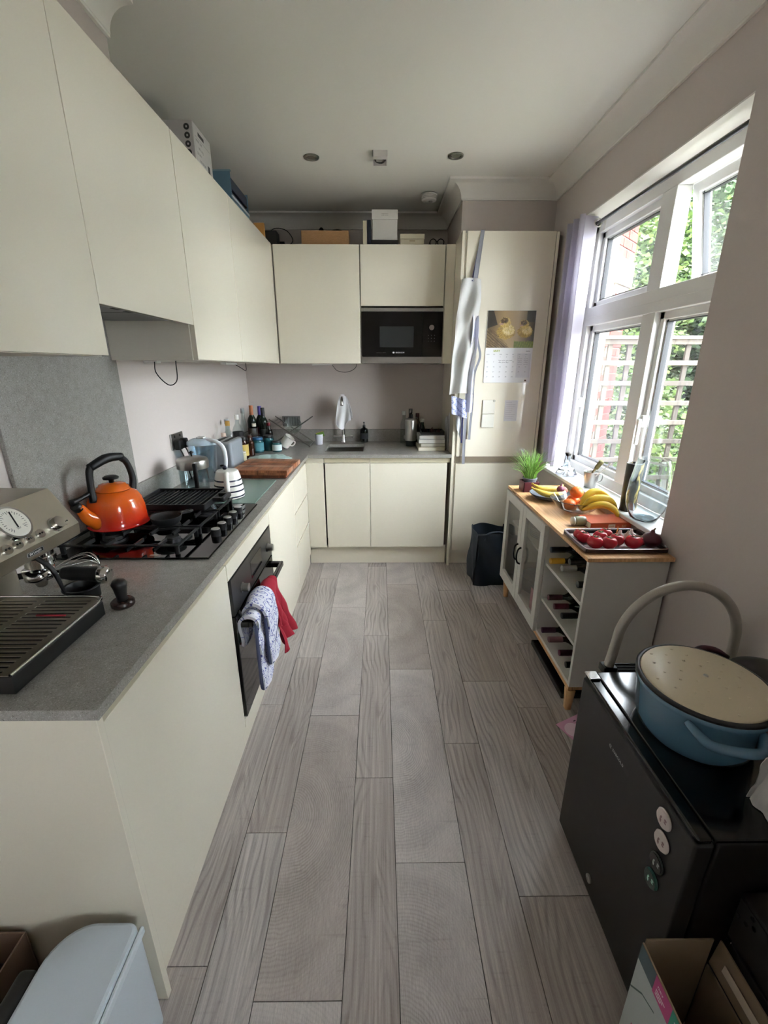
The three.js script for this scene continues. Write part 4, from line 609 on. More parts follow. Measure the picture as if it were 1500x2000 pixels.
// ---------------------------------------------------------------- on top of the cupboards, on the ceiling, on the tall cupboard
{
  const dots = canvasTex(256, 256, (g) => { g.fillStyle = '#c9c6c6'; g.fillRect(0, 0, 256, 256); g.fillStyle = '#1d1d20'; for (let i = 0; i < 4; i++) { g.beginPath(); g.arc(232, 22 + i * 34, 13, 0, 7); g.fill(); } g.fillStyle = '#c9c6c6'; for (let i = 0; i < 4; i++) { g.fillRect(228, 18 + i * 34, 8, 8); } g.fillStyle = '#2c2c30'; g.beginPath(); g.arc(226, 214, 11, 0, 7); g.fill(); });
  const side = canvasTex(256, 256, (g) => { g.fillStyle = '#d3d1d1'; g.fillRect(0, 0, 256, 256); g.fillStyle = '#46464a'; g.fillRect(60, 20, 90, 16); g.font = '15px sans-serif'; for (let i = 0; i < 6; i++) g.fillText(['MODEL 2200', 'NET 6.4 kg', '220-240 V', 'THIS SIDE UP', 'MADE IN', 'QTY 1'][i], 24 + (i % 2) * 30, 66 + i * 26); g.fillRect(180, 120, 34, 34); g.strokeStyle = '#55555a'; g.strokeRect(14, 48, 226, 180); });
  const b = thing('appliance_box', 'white printed appliance box on top of the left wall cabinets', 'box', [-0.985, U1 + 0.0006, -2.54]);
  part('carton', rb(-0.125, 0.135, 0, 0.252, -0.12, 0.1, 0.003), mt('#cfcccb', 0.75), b); part('front_print', mv(new THREE.PlaneGeometry(0.25, 0.245), 0.005, 0.126, 0.1006), mt('#ffffff', 0.75, { map: dots }), b); part('side_print', mv(tr(new THREE.PlaneGeometry(0.21, 0.245), 0, Math.PI / 2, 0), 0.1356, 0.126, -0.01), mt('#ffffff', 0.75, { map: side }), b);
  const c = thing('blue_crate', 'blue plastic storage box on top of the left wall cabinets', 'box', [-0.975, U1 + 0.0006, -3.13]);
  const bl = mt('#5f7f92', 0.4), navy = mt('#1c2a44', 0.35);
  part('tub', [rb(-0.13, 0.125, 0.012, 0.02, -0.18, 0.17, 0.003), rb(-0.13, -0.124, 0.012, 0.24, -0.18, 0.17, 0.003), rb(0.119, 0.125, 0.0, 0.12, -0.18, 0.17, 0.003), rb(-0.13, 0.125, 0, 0.25, 0.164, 0.17, 0.003), rb(-0.13, 0.125, 0, 0.24, -0.18, -0.174, 0.003)], bl, c);
  part('contents', [rb(-0.12, 0.117, 0.021, 0.16, -0.172, 0.162, 0.01)], navy, c); part('folder', [rb(-0.1, 0.122, 0.16, 0.225, -0.17, 0.16, 0.008)], mt('#16233d', 0.25), c); part('rim', rb(-0.135, 0.13, 0.244, 0.252, 0.16, 0.174, 0.003), mt('#87a4b4', 0.35), c);
  part('lid_edge', rb(0.12, 0.13, 0.12, 0.132, -0.18, 0.17, 0.003), mt('#c9d3da', 0.3), c);
  single('cork_mat', 'orange cork trivet leaning in the upper corner', 'trivet', [rb(-0.86, -0.79, U1 + 0.001, U1 + 0.125, -3.47, -3.44, 0.004)], mt('#c08a45', 0.8));
  const k = thing('black_speaker', 'small black box with a loose cable above the corner', 'speaker', [-0.775, U1 + 0.0006, -3.575]); part('case', rb(-0.055, 0.05, 0, 0.1, -0.05, 0.05, 0.004), M.blackMatt, k); part('cable', tube([[-0.03, 0.1, -0.03], [0.02, 0.14, -0.06], [0.1, 0.13, -0.08], [0.14, 0.07, -0.08], [0.11, 0.035, -0.06], [0.06, 0.05, -0.05]], 0.003, 50, 7), M.blackMatt, k); part('plug', rb(0.05, 0.085, 0.035, 0.055, -0.06, -0.045, 0.003), M.blackMatt, k);
  const cb = thing('cardboard_box', 'open brown cardboard box above the back wall cabinets', 'box', [-0.385, U1 + 0.0006, -3.62]); part('wall', rb(-0.17, 0.165, 0, 0.105, 0.072, 0.075, 0.001), M.card, cb); part('wall', rb(-0.17, 0.165, 0, 0.105, -0.075, -0.072, 0.001), M.card, cb); part('wall', [rb(-0.17, -0.167, 0, 0.105, -0.072, 0.072, 0.001), rb(0.162, 0.165, 0, 0.105, -0.072, 0.072, 0.001), rb(-0.167, 0.162, 0, 0.003, -0.072, 0.072, 0.001)], M.card, cb);
  single('black_figurine', 'small dark object poking out of the cardboard box', 'ornament', [cy(0.02, 0.014, 0.1, 0, 0, 0, 14), el(0.018, 0.024, 0.018, 0, 0.115, 0, 14)], mt('#23231f', 0.6), [-0.42, U1 + 0.005, -3.62]);
  single('cable_bundle', 'flat dark bundle of cables inside the cardboard box', 'cable', [tube([[-0.05, 0, 0], [0, 0.01, 0.03], [0.05, 0.004, 0], [0, 0.006, -0.03]], 0.009, 60, 8, true), tube([[-0.045, 0.012, 0.01], [0.01, 0.02, 0.02], [0.05, 0.014, 0], [0, 0.016, -0.025]], 0.007, 60, 8, true), cy(0.05, 0.045, 0.085, 0, -0.09, 0, 20)], mt('#2e2d2b', 0.6), [-0.31, U1 + 0.1, -3.62]);
  const st = (label, x0, x1, h, col) => single('upright_book', label, 'book', [rb(x0, x1, U1 + 0.0006, U1 + h, -3.68, -3.54, 0.002)], mt(col, 0.5));
  st('cream book standing left of the white box', -0.118, -0.09, 0.165, '#cfc6ad'); st('navy book standing against the white box', -0.088, -0.062, 0.17, '#161c2c');
  single('black_box', 'flat black box under the white box', 'box', [rb(-0.06, 0.135, U1 + 0.0006, U1 + 0.05, -3.7, -3.55, 0.002)], mt('#121318', 0.5));
  const wb = thing('white_box', 'white lidded gift box on the flat black box', 'box', [0.037, U1 + 0.0506, -3.615]); part('base', rb(-0.088, 0.088, 0, 0.125, -0.065, 0.06, 0.002), mt('#e2dfda', 0.6), wb); part('lid', rb(-0.092, 0.092, 0.1255, 0.185, -0.069, 0.064, 0.002), mt('#e6e3de', 0.6), wb);
  const lt = canvasTex(128, 32, (g) => { g.fillStyle = '#e6e3de'; g.fillRect(0, 0, 128, 32); g.fillStyle = '#6b6862'; g.font = '9px sans-serif'; g.textAlign = 'center'; g.fillText('handmade in', 64, 13); g.fillText('small batches', 64, 24); }); part('lettering', mv(new THREE.PlaneGeometry(0.11, 0.027), 0, 0.155, 0.0646), mt('#ffffff', 0.6, { map: lt }), wb);
  const ct = thing('cream_box', 'low cream box at the right above the microwave', 'box', [0.232, U1 + 0.0006, -3.6]); part('base', rb(-0.085, 0.085, 0, 0.055, -0.06, 0.05, 0.002), mt('#ddd3b8', 0.6), ct); part('lid', rb(-0.087, 0.087, 0.0555, 0.087, -0.062, 0.052, 0.002), mt('#e0d7bd', 0.6), ct); part('seal', rb(-0.02, 0.02, 0.04, 0.046, 0.05, 0.0508, 0.0003), mt('#b09c74', 0.6), ct);
  single('crumpled_tissue', 'crumpled tissue paper behind the cream box', 'paper', (() => { const g = new THREE.IcosahedronGeometry(0.05, 4), p = g.attributes.position; for (let i = 0; i < p.count; i++) { const n = 0.6 + 0.8 * vnoise(p.getX(i) * 60 + 5, p.getY(i) * 60 + p.getZ(i) * 50, 91); p.setXYZ(i, p.getX(i) * n * 1.1, p.getY(i) * n * 1.2 + 0.05, p.getZ(i) * n * 0.8); } g.computeVertexNormals(); return g; })(), mt('#cfcdca', 0.9), [0.25, U1 + 0.005, -3.75]);
  const sg = thing('spectacles', 'dark framed spectacles lying above the microwave', 'glasses', [0.405, U1 + 0.0006, -3.52]); for (const s of [-1, 1]) { part('rim', mv(new THREE.TorusGeometry(0.022, 0.003, 8, 28), s * 0.027, 0.026, 0), M.blackMatt, sg); part('temple', pipe([s * 0.05, 0.034, 0], [s * 0.052, 0.006, -0.09], 0.0022, 6), M.blackMatt, sg); part('lens', mv(new THREE.CircleGeometry(0.0215, 24), s * 0.027, 0.026, 0), M.glass, sg); } part('bridge', pipe([-0.006, 0.034, 0], [0.006, 0.034, 0], 0.0025, 6), M.blackMatt, sg);
}
{ // ceiling fittings
  const dl = (x, z, label) => { const t = thing('downlight', label, 'light', [x, CEIL - 0.0006, z], 0, 'unlit ceiling downlights'); part('bezel', la([[0.03, -0.002], [0.034, -0.008], [0.044, -0.006], [0.046, 0], [0.028, 0], [0.03, -0.002]], 36), mt('#8f8c86', 0.3, { metalness: 0.9 }), t); part('lamp', la([[0.001, -0.003], [0.028, -0.001], [0.029, 0], [0.001, 0]], 28), mt('#6f6b65', 0.25), t); };
  dl(-0.398, -3.07, 'unlit round downlight in the ceiling left of the sensor'); dl(0.443, -3.045, 'unlit round downlight in the ceiling right of the sensor');
  const s = thing('junction_box', 'open white junction box in the middle of the ceiling', 'junction box', [0.003, CEIL - 0.0006, -3.03]); part('case', [bx(-0.042, -0.038, -0.03, 0, -0.075, 0.05), bx(0.038, 0.042, -0.03, 0, -0.075, 0.05), bx(-0.042, 0.042, -0.03, 0, 0.046, 0.05), bx(-0.042, 0.042, -0.03, 0, -0.075, -0.071), bx(-0.04, 0.04, -0.003, 0, -0.07, 0.048), bx(-0.04, 0.04, -0.03, -0.026, 0.01, 0.048)], mt('#e2ddda', 0.5), s); part('terminal', [rb(-0.022, 0.01, -0.024, -0.004, -0.04, -0.005, 0.004), cy(0.014, 0.014, 0.018, 0.0, -0.024, -0.015)], mt('#c9c4bf', 0.5), s); part('wire', tube([[-0.03, -0.012, 0.0], [-0.02, -0.02, -0.045], [0.01, -0.022, -0.055], [0.03, -0.018, -0.03], [0.032, -0.012, 0.0]], 0.005, 40, 8), mt('#3c3634', 0.6), s); part('back_plate', bx(-0.036, 0.036, -0.0045, -0.0032, -0.068, 0.008), mt('#4a4441', 0.8), s);
  const a = thing('smoke_alarm', 'round white smoke alarm near the back cornice', 'smoke alarm', [0.352, CEIL - 0.0006, -3.64]); part('base', la([[0.001, 0], [0.058, 0], [0.058, -0.01], [0.055, -0.012], [0.001, -0.012]], 40), M.white, a); part('cover', la([[0.05, -0.012], [0.054, -0.018], [0.053, -0.036], [0.046, -0.044], [0.001, -0.047]], 40), mt('#e4e1dc', 0.45), a); part('vent', [to(0.0535, 0.0012, 0, -0.022, 0, 40), to(0.0535, 0.0012, 0, -0.03, 0, 40)], mt('#9a9792', 0.6), a); part('button', cy(0.012, 0.012, 0.004, 0.01, -0.05, 0.01, 20), mt('#cfccc6', 0.4), a);
}
{ // calendar, notes, hanging apron on the tall cupboard
  const photo = canvasTex(512, 400, (g) => { // two ducklings on a log, painted loosely
    const bgc = g.createLinearGradient(0, 0, 512, 0); bgc.addColorStop(0, '#5a4a35'); bgc.addColorStop(0.35, '#a58a5c'); bgc.addColorStop(0.65, '#b09a78'); bgc.addColorStop(1, '#3c3726'); g.fillStyle = bgc; g.fillRect(0, 0, 512, 400);
    g.fillStyle = '#2f281d'; g.beginPath(); g.moveTo(0, 0); g.lineTo(60, 0); g.lineTo(110, 150); g.lineTo(0, 190); g.fill(); g.fillStyle = '#2a2a1a'; g.fillRect(420, 0, 92, 120);
    g.fillStyle = '#7d6a4c'; g.beginPath(); g.moveTo(0, 190); g.lineTo(240, 400); g.lineTo(0, 400); g.fill(); g.strokeStyle = '#4f402b'; g.lineWidth = 9; for (let i = 0; i < 6; i++) { g.beginPath(); g.moveTo(0, 215 + i * 34); g.lineTo(210 - i * 30, 400); g.stroke(); }
    g.fillStyle = '#6f7a2a'; g.fillRect(300, 330, 212, 70); g.fillStyle = '#8f9a3a'; for (let i = 0; i < 40; i++) g.fillRect(300 + (i * 37) % 210, 318 + (i * 53) % 70, 6, 14);
    let sd = 7; const rn = () => { sd = (sd * 1103515245 + 12345) & 0x7fffffff; return sd / 0x7fffffff; };
    for (let i = 0; i < 900; i++) { g.strokeStyle = ['rgba(40,30,18,.35)', 'rgba(150,125,85,.3)', 'rgba(95,75,48,.35)'][i % 3]; g.lineWidth = 1 + rn() * 3; const x = rn() * 230, y = 190 + rn() * 210; if (x > 240 - (400 - y) * 1.0 + 20) continue; g.beginPath(); g.moveTo(x, y); g.lineTo(x + 20 + rn() * 20, y + 20 + rn() * 16); g.stroke(); }
    const fluff = (x, y, rx, ry, cols, n) => { for (let i = 0; i < n; i++) { const a = rn() * 6.28, r = Math.sqrt(rn()), px = x + rx * r * Math.cos(a), py = y + ry * r * Math.sin(a), l = 6 + rn() * 12; g.strokeStyle = cols[(rn() * cols.length) | 0]; g.lineWidth = 1 + rn() * 2.5; g.beginPath(); g.moveTo(px, py); g.lineTo(px + Math.cos(a) * l + rn() * 6 - 3, py + Math.sin(a) * l + 4 + rn() * 4); g.stroke(); } };
    const duck = (x, y, s) => { fluff(x, y + 92 * s, 84 * s, 66 * s, ['#8a6c2c', '#a88a3c', '#c4a650'], 1500); fluff(x + 24 * s, y + 74 * s, 52 * s, 44 * s, ['#dcc88c', '#efe2b4', '#c9b060'], 700); fluff(x - 14 * s, y, 44 * s, 42 * s, ['#c9ac5a', '#dec27a', '#a98a40'], 800); fluff(x - 22 * s, y - 18 * s, 28 * s, 20 * s, ['#4f3a1e', '#6b5028', '#3d2c16'], 320); g.fillStyle = '#b08c78'; g.beginPath(); g.ellipse(x - 50 * s, y + 20 * s, 24 * s, 9 * s, 0.1, 0, 7); g.fill(); g.fillStyle = '#161210'; g.beginPath(); g.arc(x - 16 * s, y - 2 * s, 6 * s, 0, 7); g.fill(); };
    duck(205, 120, 1.1); duck(410, 140, 0.85);
  });
  const grid = canvasTex(512, 400, (g) => { g.fillStyle = '#eeeef0'; g.fillRect(0, 0, 512, 400); g.fillStyle = '#9fae4a'; g.font = 'bold 34px sans-serif'; g.fillText('MAY', 84, 42); g.fillStyle = '#77777c'; g.font = 'bold 20px sans-serif'; g.fillText('2024', 440, 40); g.fillStyle = '#d9d9de'; g.fillRect(350, 60, 150, 280); g.fillStyle = '#6c6c72'; g.font = '13px sans-serif'; ['MON', 'TUE', 'WED', 'THU', 'FRI', 'SAT', 'SUN'].forEach((d, i) => g.fillText(d, 14 + i * 70, 74)); g.font = '17px sans-serif'; let n = 1; for (let r = 0; r < 5; r++) for (let c = 0; c < 7; c++) { if (r === 0 && c < 2) continue; if (n > 31) break; g.fillText(String(n++), 20 + c * 70, 104 + r * 58); } g.strokeStyle = '#55555c'; g.lineWidth = 2; for (let i = 0; i < 7; i++) { g.beginPath(); g.moveTo(150 + (i % 4) * 40, 140 + (i > 3 ? 24 : 0)); for (let k = 0; k < 6; k++) g.lineTo(150 + (i % 4) * 40 + k * 6, 140 + (i > 3 ? 24 : 0) + ((k * 7 + i * 5) % 13) - 6); g.stroke(); } for (let i = 0; i < 8; i++) { g.beginPath(); g.moveTo(362 + (i % 2) * 66, 120 + (i >> 1) * 22); for (let k = 0; k < 6; k++) g.lineTo(362 + (i % 2) * 66 + k * 9, 120 + (i >> 1) * 22 + ((k * 5 + i * 3) % 9) - 4); g.stroke(); } g.fillStyle = '#6a4f38'; g.fillRect(452, 366, 22, 18); });
  const c = thing('wall_calendar', 'wall calendar with a photo of two ducklings on the tall cupboard', 'calendar', [0.895, 1.42, FZ + 0.001]);
  part('backing', [rb(-0.164, 0.166, 0, 0.47, 0, 0.004, 0.001)], M.paper, c); part('photo', mv(new THREE.PlaneGeometry(0.326, 0.236), 0.001, 0.35, 0.0045), mt('#ffffff', 0.3, { map: photo }), c); part('month_page', mv(new THREE.PlaneGeometry(0.326, 0.228), 0.001, 0.115, 0.0045), mt('#ffffff', 0.6, { map: grid }), c);
  const d = thing('note_dispenser', 'white folded notepad held on the tall cupboard door', 'notepad', [0.785, 1.107, FZ + 0.001]); part('pad', [rb(-0.046, 0.042, 0, 0.095, 0, 0.012, 0.002)], mt('#dedbd0', 0.6), d); part('flap', [rb(-0.046, 0.042, 0.098, 0.193, 0, 0.008, 0.002)], mt('#e4e1d6', 0.6), d); part('magnet', cz(0.008, 0.008, 0.034, 0.188, 0.01, 16), mt('#b5b2a6', 0.4), d);
  const nt = canvasTex(128, 200, (g) => { g.fillStyle = '#d7d4d6'; g.fillRect(0, 0, 128, 200); g.strokeStyle = '#a7a4aa'; g.lineWidth = 2; for (let i = 0; i < 9; i++) { g.beginPath(); g.moveTo(12, 22 + i * 19); g.lineTo(70 + ((i * 37) % 46), 22 + i * 19); g.stroke(); } });
  const n = thing('paper_note', 'small printed note stuck below the calendar', 'note', [0.946, 1.15, FZ + 0.001]); part('sheet', rb(-0.047, 0.047, 0, 0.15, 0, 0.0012, 0.0004), M.paper, n); part('writing', mv(new THREE.PlaneGeometry(0.092, 0.146), 0, 0.075, 0.0014), mt('#ffffff', 0.75, { map: nt }), n);
}
{ // apron hung over the top of the tall cupboard door
  const t = thing('apron', 'pale grey apron with a blue neck strap hung on the tall cupboard', 'apron', [0, 0, FZ]);
  const cloth = mt('#c9c8c6', 0.9, { bumpMap: linenBump, bumpScale: 0.0004 }), lining = mt('#dfe0f0', 0.9), navy = mt('#23244f', 0.8), grey = mt('#8f9098', 0.85);
  // front of the apron, gathered: width grows downwards
  part('body', sheet((u, v) => { const y = 2.07 - 0.73 * v, xl = 0.54 - 0.05 * v - 0.012 * Math.sin(v * 3), xr = 0.664 - 0.018 * v + 0.008 * Math.sin(v * 9); const x = xl + (xr - xl) * u; return [x, y + 0.012 * Math.sin(u * 3), 0.03 + 0.022 * Math.sin(u * 9 + v * 4) * (0.4 + 0.6 * v) + 0.018 * Math.sin(v * 16 + u * 5) * Math.exp(-8 * (v - 0.45) * (v - 0.45)) + 0.03 * v]; }, 40, 70, 0.003), cloth, t);
  part('lining', sheet((u, v) => { const y = 1.85 - 0.63 * v, x = 0.618 + 0.045 * u - 0.02 * v + 0.006 * Math.sin(v * 8); return [x, y, 0.05 + 0.02 * Math.cos(u * 5 + v * 3)]; }, 12, 40, 0.003), lining, t);
  part('patterned_hem', sheet((u, v) => [0.502 + 0.115 * u + 0.006 * v, 1.335 - 0.125 * v - 0.035 * u, 0.055 + 0.018 * Math.sin(u * 10 + 1)], 30, 12, 0.003), mt('#ffffff', 0.9, { map: canvasTex(256, 256, (g) => { g.fillStyle = '#b9bedb'; g.fillRect(0, 0, 256, 256); g.strokeStyle = '#5f6799'; g.lineWidth = 5; for (let i = 0; i < 50; i++) { g.beginPath(); g.arc((i * 67) % 256, (i * 41) % 256, 10 + (i * 7) % 14, i, i + 4); g.stroke(); } }) }), t);
  part('neck_strap', sheet((u, v) => { const x = 0.637 + 0.022 * v * v - 0.02 * (1 - v) * u * 0; const xx = 0.612 + 0.04 * v + (0.03 - 0.006 * v) * u; return [xx, 2.06 + 0.302 * v, 0.03 - 0.026 * v]; }, 3, 16, 0.003), grey, t);
  part('strap_lining', sheet((u, v) => [0.604 + 0.03 * v + 0.024 * u * (1 - v * 0.7), 2.062 + 0.18 * v, 0.026 - 0.012 * v], 3, 12, 0.002), navy, t);
  part('waist_tie', sheet((u, v) => [0.655 + 0.016 * u + 0.03 * Math.exp(-90 * (v - 0.2) * (v - 0.2)) - 0.01 * v, 1.74 - 0.72 * v, 0.025 + 0.008 * Math.sin(v * 12)], 3, 50, 0.003), grey, t);
  part('waist_tie', sheet((u, v) => [0.588 + 0.012 * u, 1.3 - 0.3 * v, 0.035 + 0.008 * Math.sin(v * 9)], 2, 24, 0.003), navy, t);
  part('waist_tie', sheet((u, v) => [0.605 + 0.02 * u + 0.004 * v, 1.28 - 0.44 * v, 0.02 + 0.006 * Math.sin(v * 7)], 2, 24, 0.003), grey, t);
  part('tail', sheet((u, v) => [0.548 + 0.04 * u, 1.24 - 0.18 * v * (0.7 + 0.5 * u), 0.03 + 0.01 * Math.sin(u * 6)], 8, 10, 0.002), mt('#b7b9bd', 0.9), t);
}
{ // curtain on a rod inside the window reveal
  const r = thing('curtain_rod', 'black tension rod across the top of the window reveal', 'curtain rod', [1.245, 2.305, (WIN.z0 + WIN.z1) / 2]); part('rod', cz(0.009, WIN.z0 - WIN.z1 - 0.004, 0, 0, 0, 16), mt('#2a2a2c', 0.35), r); part('end_cap', [cz(0.013, 0.02, 0, 0, (WIN.z0 - WIN.z1) / 2 - 0.012, 16)], M.blackMatt, r); part('end_cap', [cz(0.013, 0.02, 0, 0, -(WIN.z0 - WIN.z1) / 2 + 0.012, 16)], M.blackMatt, r);
  const t = thing('curtain', 'lilac grey eyelet curtain bunched at the far side of the window', 'curtain', [0, 0, 0]);
  const fab = mt('#c4bfcb', 0.95, { transmission: 0.45, thickness: 0, bumpMap: linenBump, bumpScale: 0.0003 });
  const f = (u, v) => { const z = -3.085 + 0.24 * u - 0.02 * Math.sin(v * 2), k = 1 - 0.25 * v; return [1.2 + 0.062 * Math.sin(u * 17 + 1.2) * k + 0.012 * Math.sin(u * 6 + v * 5) * v, 2.345 - 1.455 * v, z + 0.016 * Math.sin(v * 7 + u * 9) * v]; };
  part('fabric', sheet(f, 120, 50, 0.0025), fab, t);
  part('eyelet', mv(tr(new THREE.TorusGeometry(0.02, 0.004, 10, 28), 0, 0, 0), 1.245, 2.305, -2.86), M.steel, t); part('tag', rb(1.268, 1.27, 2.26, 2.31, -2.845, -2.815, 0.001), M.paper, t);
}

// ---------------------------------------------------------------- sideboard with its load
const SB = { x0: 0.85, x1: 1.185, z0: -1.615, z1: -2.745, top: 0.79 };
{
  const t = thing('sideboard', 'white sideboard with glazed doors, open wine shelves and an oak top', 'sideboard');
  const { x0, x1, z0, z1 } = SB, W = mt('#dad8d2', 0.45), T = 0.018, zp = -2.05;
  part('top', rb(x0 - 0.012, x1 + 0.01, 0.772, 0.79, z1 - 0.012, z0 + 0.012, 0.003), M.oak, t);
  part('side_panel', rb(x0, x1, 0.148, 0.771, z0 - T, z0, 0.0015), W, t); part('side_panel', rb(x0, x1, 0.148, 0.771, z1, z1 + T, 0.0015), W, t); part('divider', rb(x0, x1, 0.166, 0.771, zp - T, zp, 0.0015), W, t);
  part('base_board', rb(x0, x1, 0.148, 0.166, z1 + T, z0 - T, 0.0015), W, t); part('back_board', bx(x1 - 0.006, x1, 0.166, 0.771, z1 + T, z0 - T), W, t);
  for (const y of [0.36, 0.565]) part('shelf', rb(x0 + 0.006, x1 - 0.007, y - 0.016, y, zp + 0.0005, z0 - T - 0.0005, 0.0015), W, t);
  part('shelf', rb(x0 + 0.03, x1 - 0.007, 0.545, 0.56, z1 + T, zp - T - 0.0005, 0.0015), W, t);
  for (const [a, b, hs] of [[-2.742, -2.398, 1], [-2.394, -2.054, -1]]) {           // two glazed doors
    const d = new THREE.Group(); d.name = 'glazed_door'; t.add(d); const s = 0.052;
    part('frame', [rb(x0 - 0.02, x0 - 0.002, 0.152, 0.768, a, a + s, 0.002), rb(x0 - 0.02, x0 - 0.002, 0.152, 0.768, b - s, b, 0.002), rb(x0 - 0.02, x0 - 0.002, 0.71, 0.768, a + s, b - s, 0.002), rb(x0 - 0.02, x0 - 0.002, 0.152, 0.222, a + s, b - s, 0.002)], W, d);
    part('pane', bx(x0 - 0.012, x0 - 0.009, 0.222, 0.71, a + s, b - s), M.glass, d);
    const hz = hs > 0 ? b - 0.026 : a + 0.03; part('handle', limb([[x0 - 0.02, 0.515, hz], [x0 - 0.036, 0.505, hz], [x0 - 0.044, 0.465, hz], [x0 - 0.036, 0.42, hz], [x0 - 0.02, 0.41, hz]], [0.006, 0.005, 0.005, 0.005, 0.006], 24, 8), M.blackMatt, d);
  }
  part('apron_rail', [rb(x0 + 0.008, x0 + 0.028, 0.112, 0.147, z1 + 0.02, z0 - 0.02, 0.003)], M.oak, t); part('apron_rail', [rb(x0 + 0.03, x1 - 0.03, 0.112, 0.147, z0 - 0.045, z0 - 0.022, 0.003)], M.oak, t);
  for (const [x, z] of [[x0 + 0.025, z0 - 0.035], [x0 + 0.025, z1 + 0.035], [x1 - 0.03, z0 - 0.035], [x1 - 0.03, z1 + 0.035]]) part('leg', mv(new THREE.CylinderGeometry(0.026, 0.017, 0.112, 4, 1).rotateY(Math.PI / 4), x, 0.056, z), M.oak, t);
  single('pink_booklet', 'pink booklet standing behind the right glazed door', 'booklet', rb(0.875, 0.88, 0.1665, 0.31, -2.26, -2.16, 0.001), mt('#c48a92', 0.6));
  const pt = thing('casserole', 'grey casserole dish behind the glazed doors', 'casserole', [1.0, 0.1665, -2.5]); part('pot', la([[0.001, 0], [0.085, 0], [0.095, 0.01], [0.1, 0.09], [0.001, 0.092]], 28), mt('#5d6468', 0.4), pt); part('lid', la([[0.103, 0.0925], [0.103, 0.1], [0.06, 0.115], [0.001, 0.118]], 28), mt('#6c7377', 0.4), pt);
  const pl = thing('plate_stack', 'stack of plates on the upper shelf behind the glazed doors', 'plates', [1.0, 0.5605, -2.42]); for (let i = 0; i < 6; i++) part('plate', la([[0.001, i * 0.011], [0.06, i * 0.011], [0.105, i * 0.011 + 0.012], [0.104, i * 0.011 + 0.015], [0.06, i * 0.011 + 0.004], [0.001, i * 0.011 + 0.004]], 30), mt('#c3c6c8', 0.3), pl);
}
// wine bottles lying with their necks outwards
function wine(label, y, z, body, foil, o = {}) {
  const t = thing('wine_bottle', label, 'wine bottle', [o.x ?? 0.862, y, z], o.turn || 0, 'wine bottles lying on the sideboard shelves'), r = o.r || 0.037;
  const up = (pts) => { const g = la(pts, 28); g.rotateZ(-Math.PI / 2); g.translate(0, r + 0.0008, 0); return g; };   // profile runs along +x from the mouth
  part('glass', up([[0.0135, 0.004], [0.0135, 0.085], [0.02, 0.1], [0.033, 0.118], [r, 0.135], [r, 0.29], [r * 0.9, 0.298], [0.001, 0.296]].reverse().map(([a, b]) => [a, b])), body, t);
  part('foil', up([[0.001, 0], [0.0145, 0.0005], [0.015, 0.003], [0.015, o.foil || 0.07], [0.014, o.foil || 0.07]]), mt(foil, 0.35), t);
  if (o.paper) part('label', up([[r + 0.0006, 0.165], [r + 0.001, 0.165], [r + 0.001, 0.26], [r + 0.0006, 0.26]]), mt(o.paper, 0.7), t);
}
wine('wine bottle with a navy foil at the top left of the open shelves', 0.6345, -1.965, GL.dark, '#12243a', { x: 0.835 });
wine('wine bottle with a yellow foil on the top shelf', 0.5652, -1.985, GL.green, '#c79a2e', { x: 0.848 });
wine('wine bottle with a pale grey foil on the top shelf', 0.5652, -1.9, GL.dark, '#a9a7a4', { x: 0.872 });
wine('wine bottle with a cream cork end nearest the side panel on the top shelf', 0.5652, -1.735, GL.dark, '#1a1917', { x: 0.876 });
wine('dark wine bottle stacked over the others on the top shelf', 0.628, -1.84, GL.dark, '#17171a', { x: 0.876 });
wine('wine bottle with a maroon foil at the far end of the middle shelf', 0.3602, -1.985, GL.green, '#4a1624');
wine('wine bottle with a wine red foil in the middle of the middle shelf', 0.3602, -1.895, GL.green, '#561a28', { x: 0.858 });
wine('wine bottle with a black foil on the middle shelf', 0.3602, -1.81, GL.dark, '#141315', { x: 0.862, paper: '#c9c7c2' });
wine('wine bottle with a plum foil at the far end of the bottom shelf', 0.1662, -1.985, GL.dark, '#3d1430', { x: 0.852 });
wine('wine bottle with a rose foil on the bottom shelf', 0.1662, -1.9, GL.brown, '#8a6266', { x: 0.856 });
wine('wine bottle with a claret foil on the bottom shelf', 0.1662, -1.79, GL.green, '#4c1826', { x: 0.866 });
wine('wine bottle with a black foil nearest the side panel on the bottom shelf', 0.1662, -1.7, GL.dark, '#16140f', { x: 0.862 });
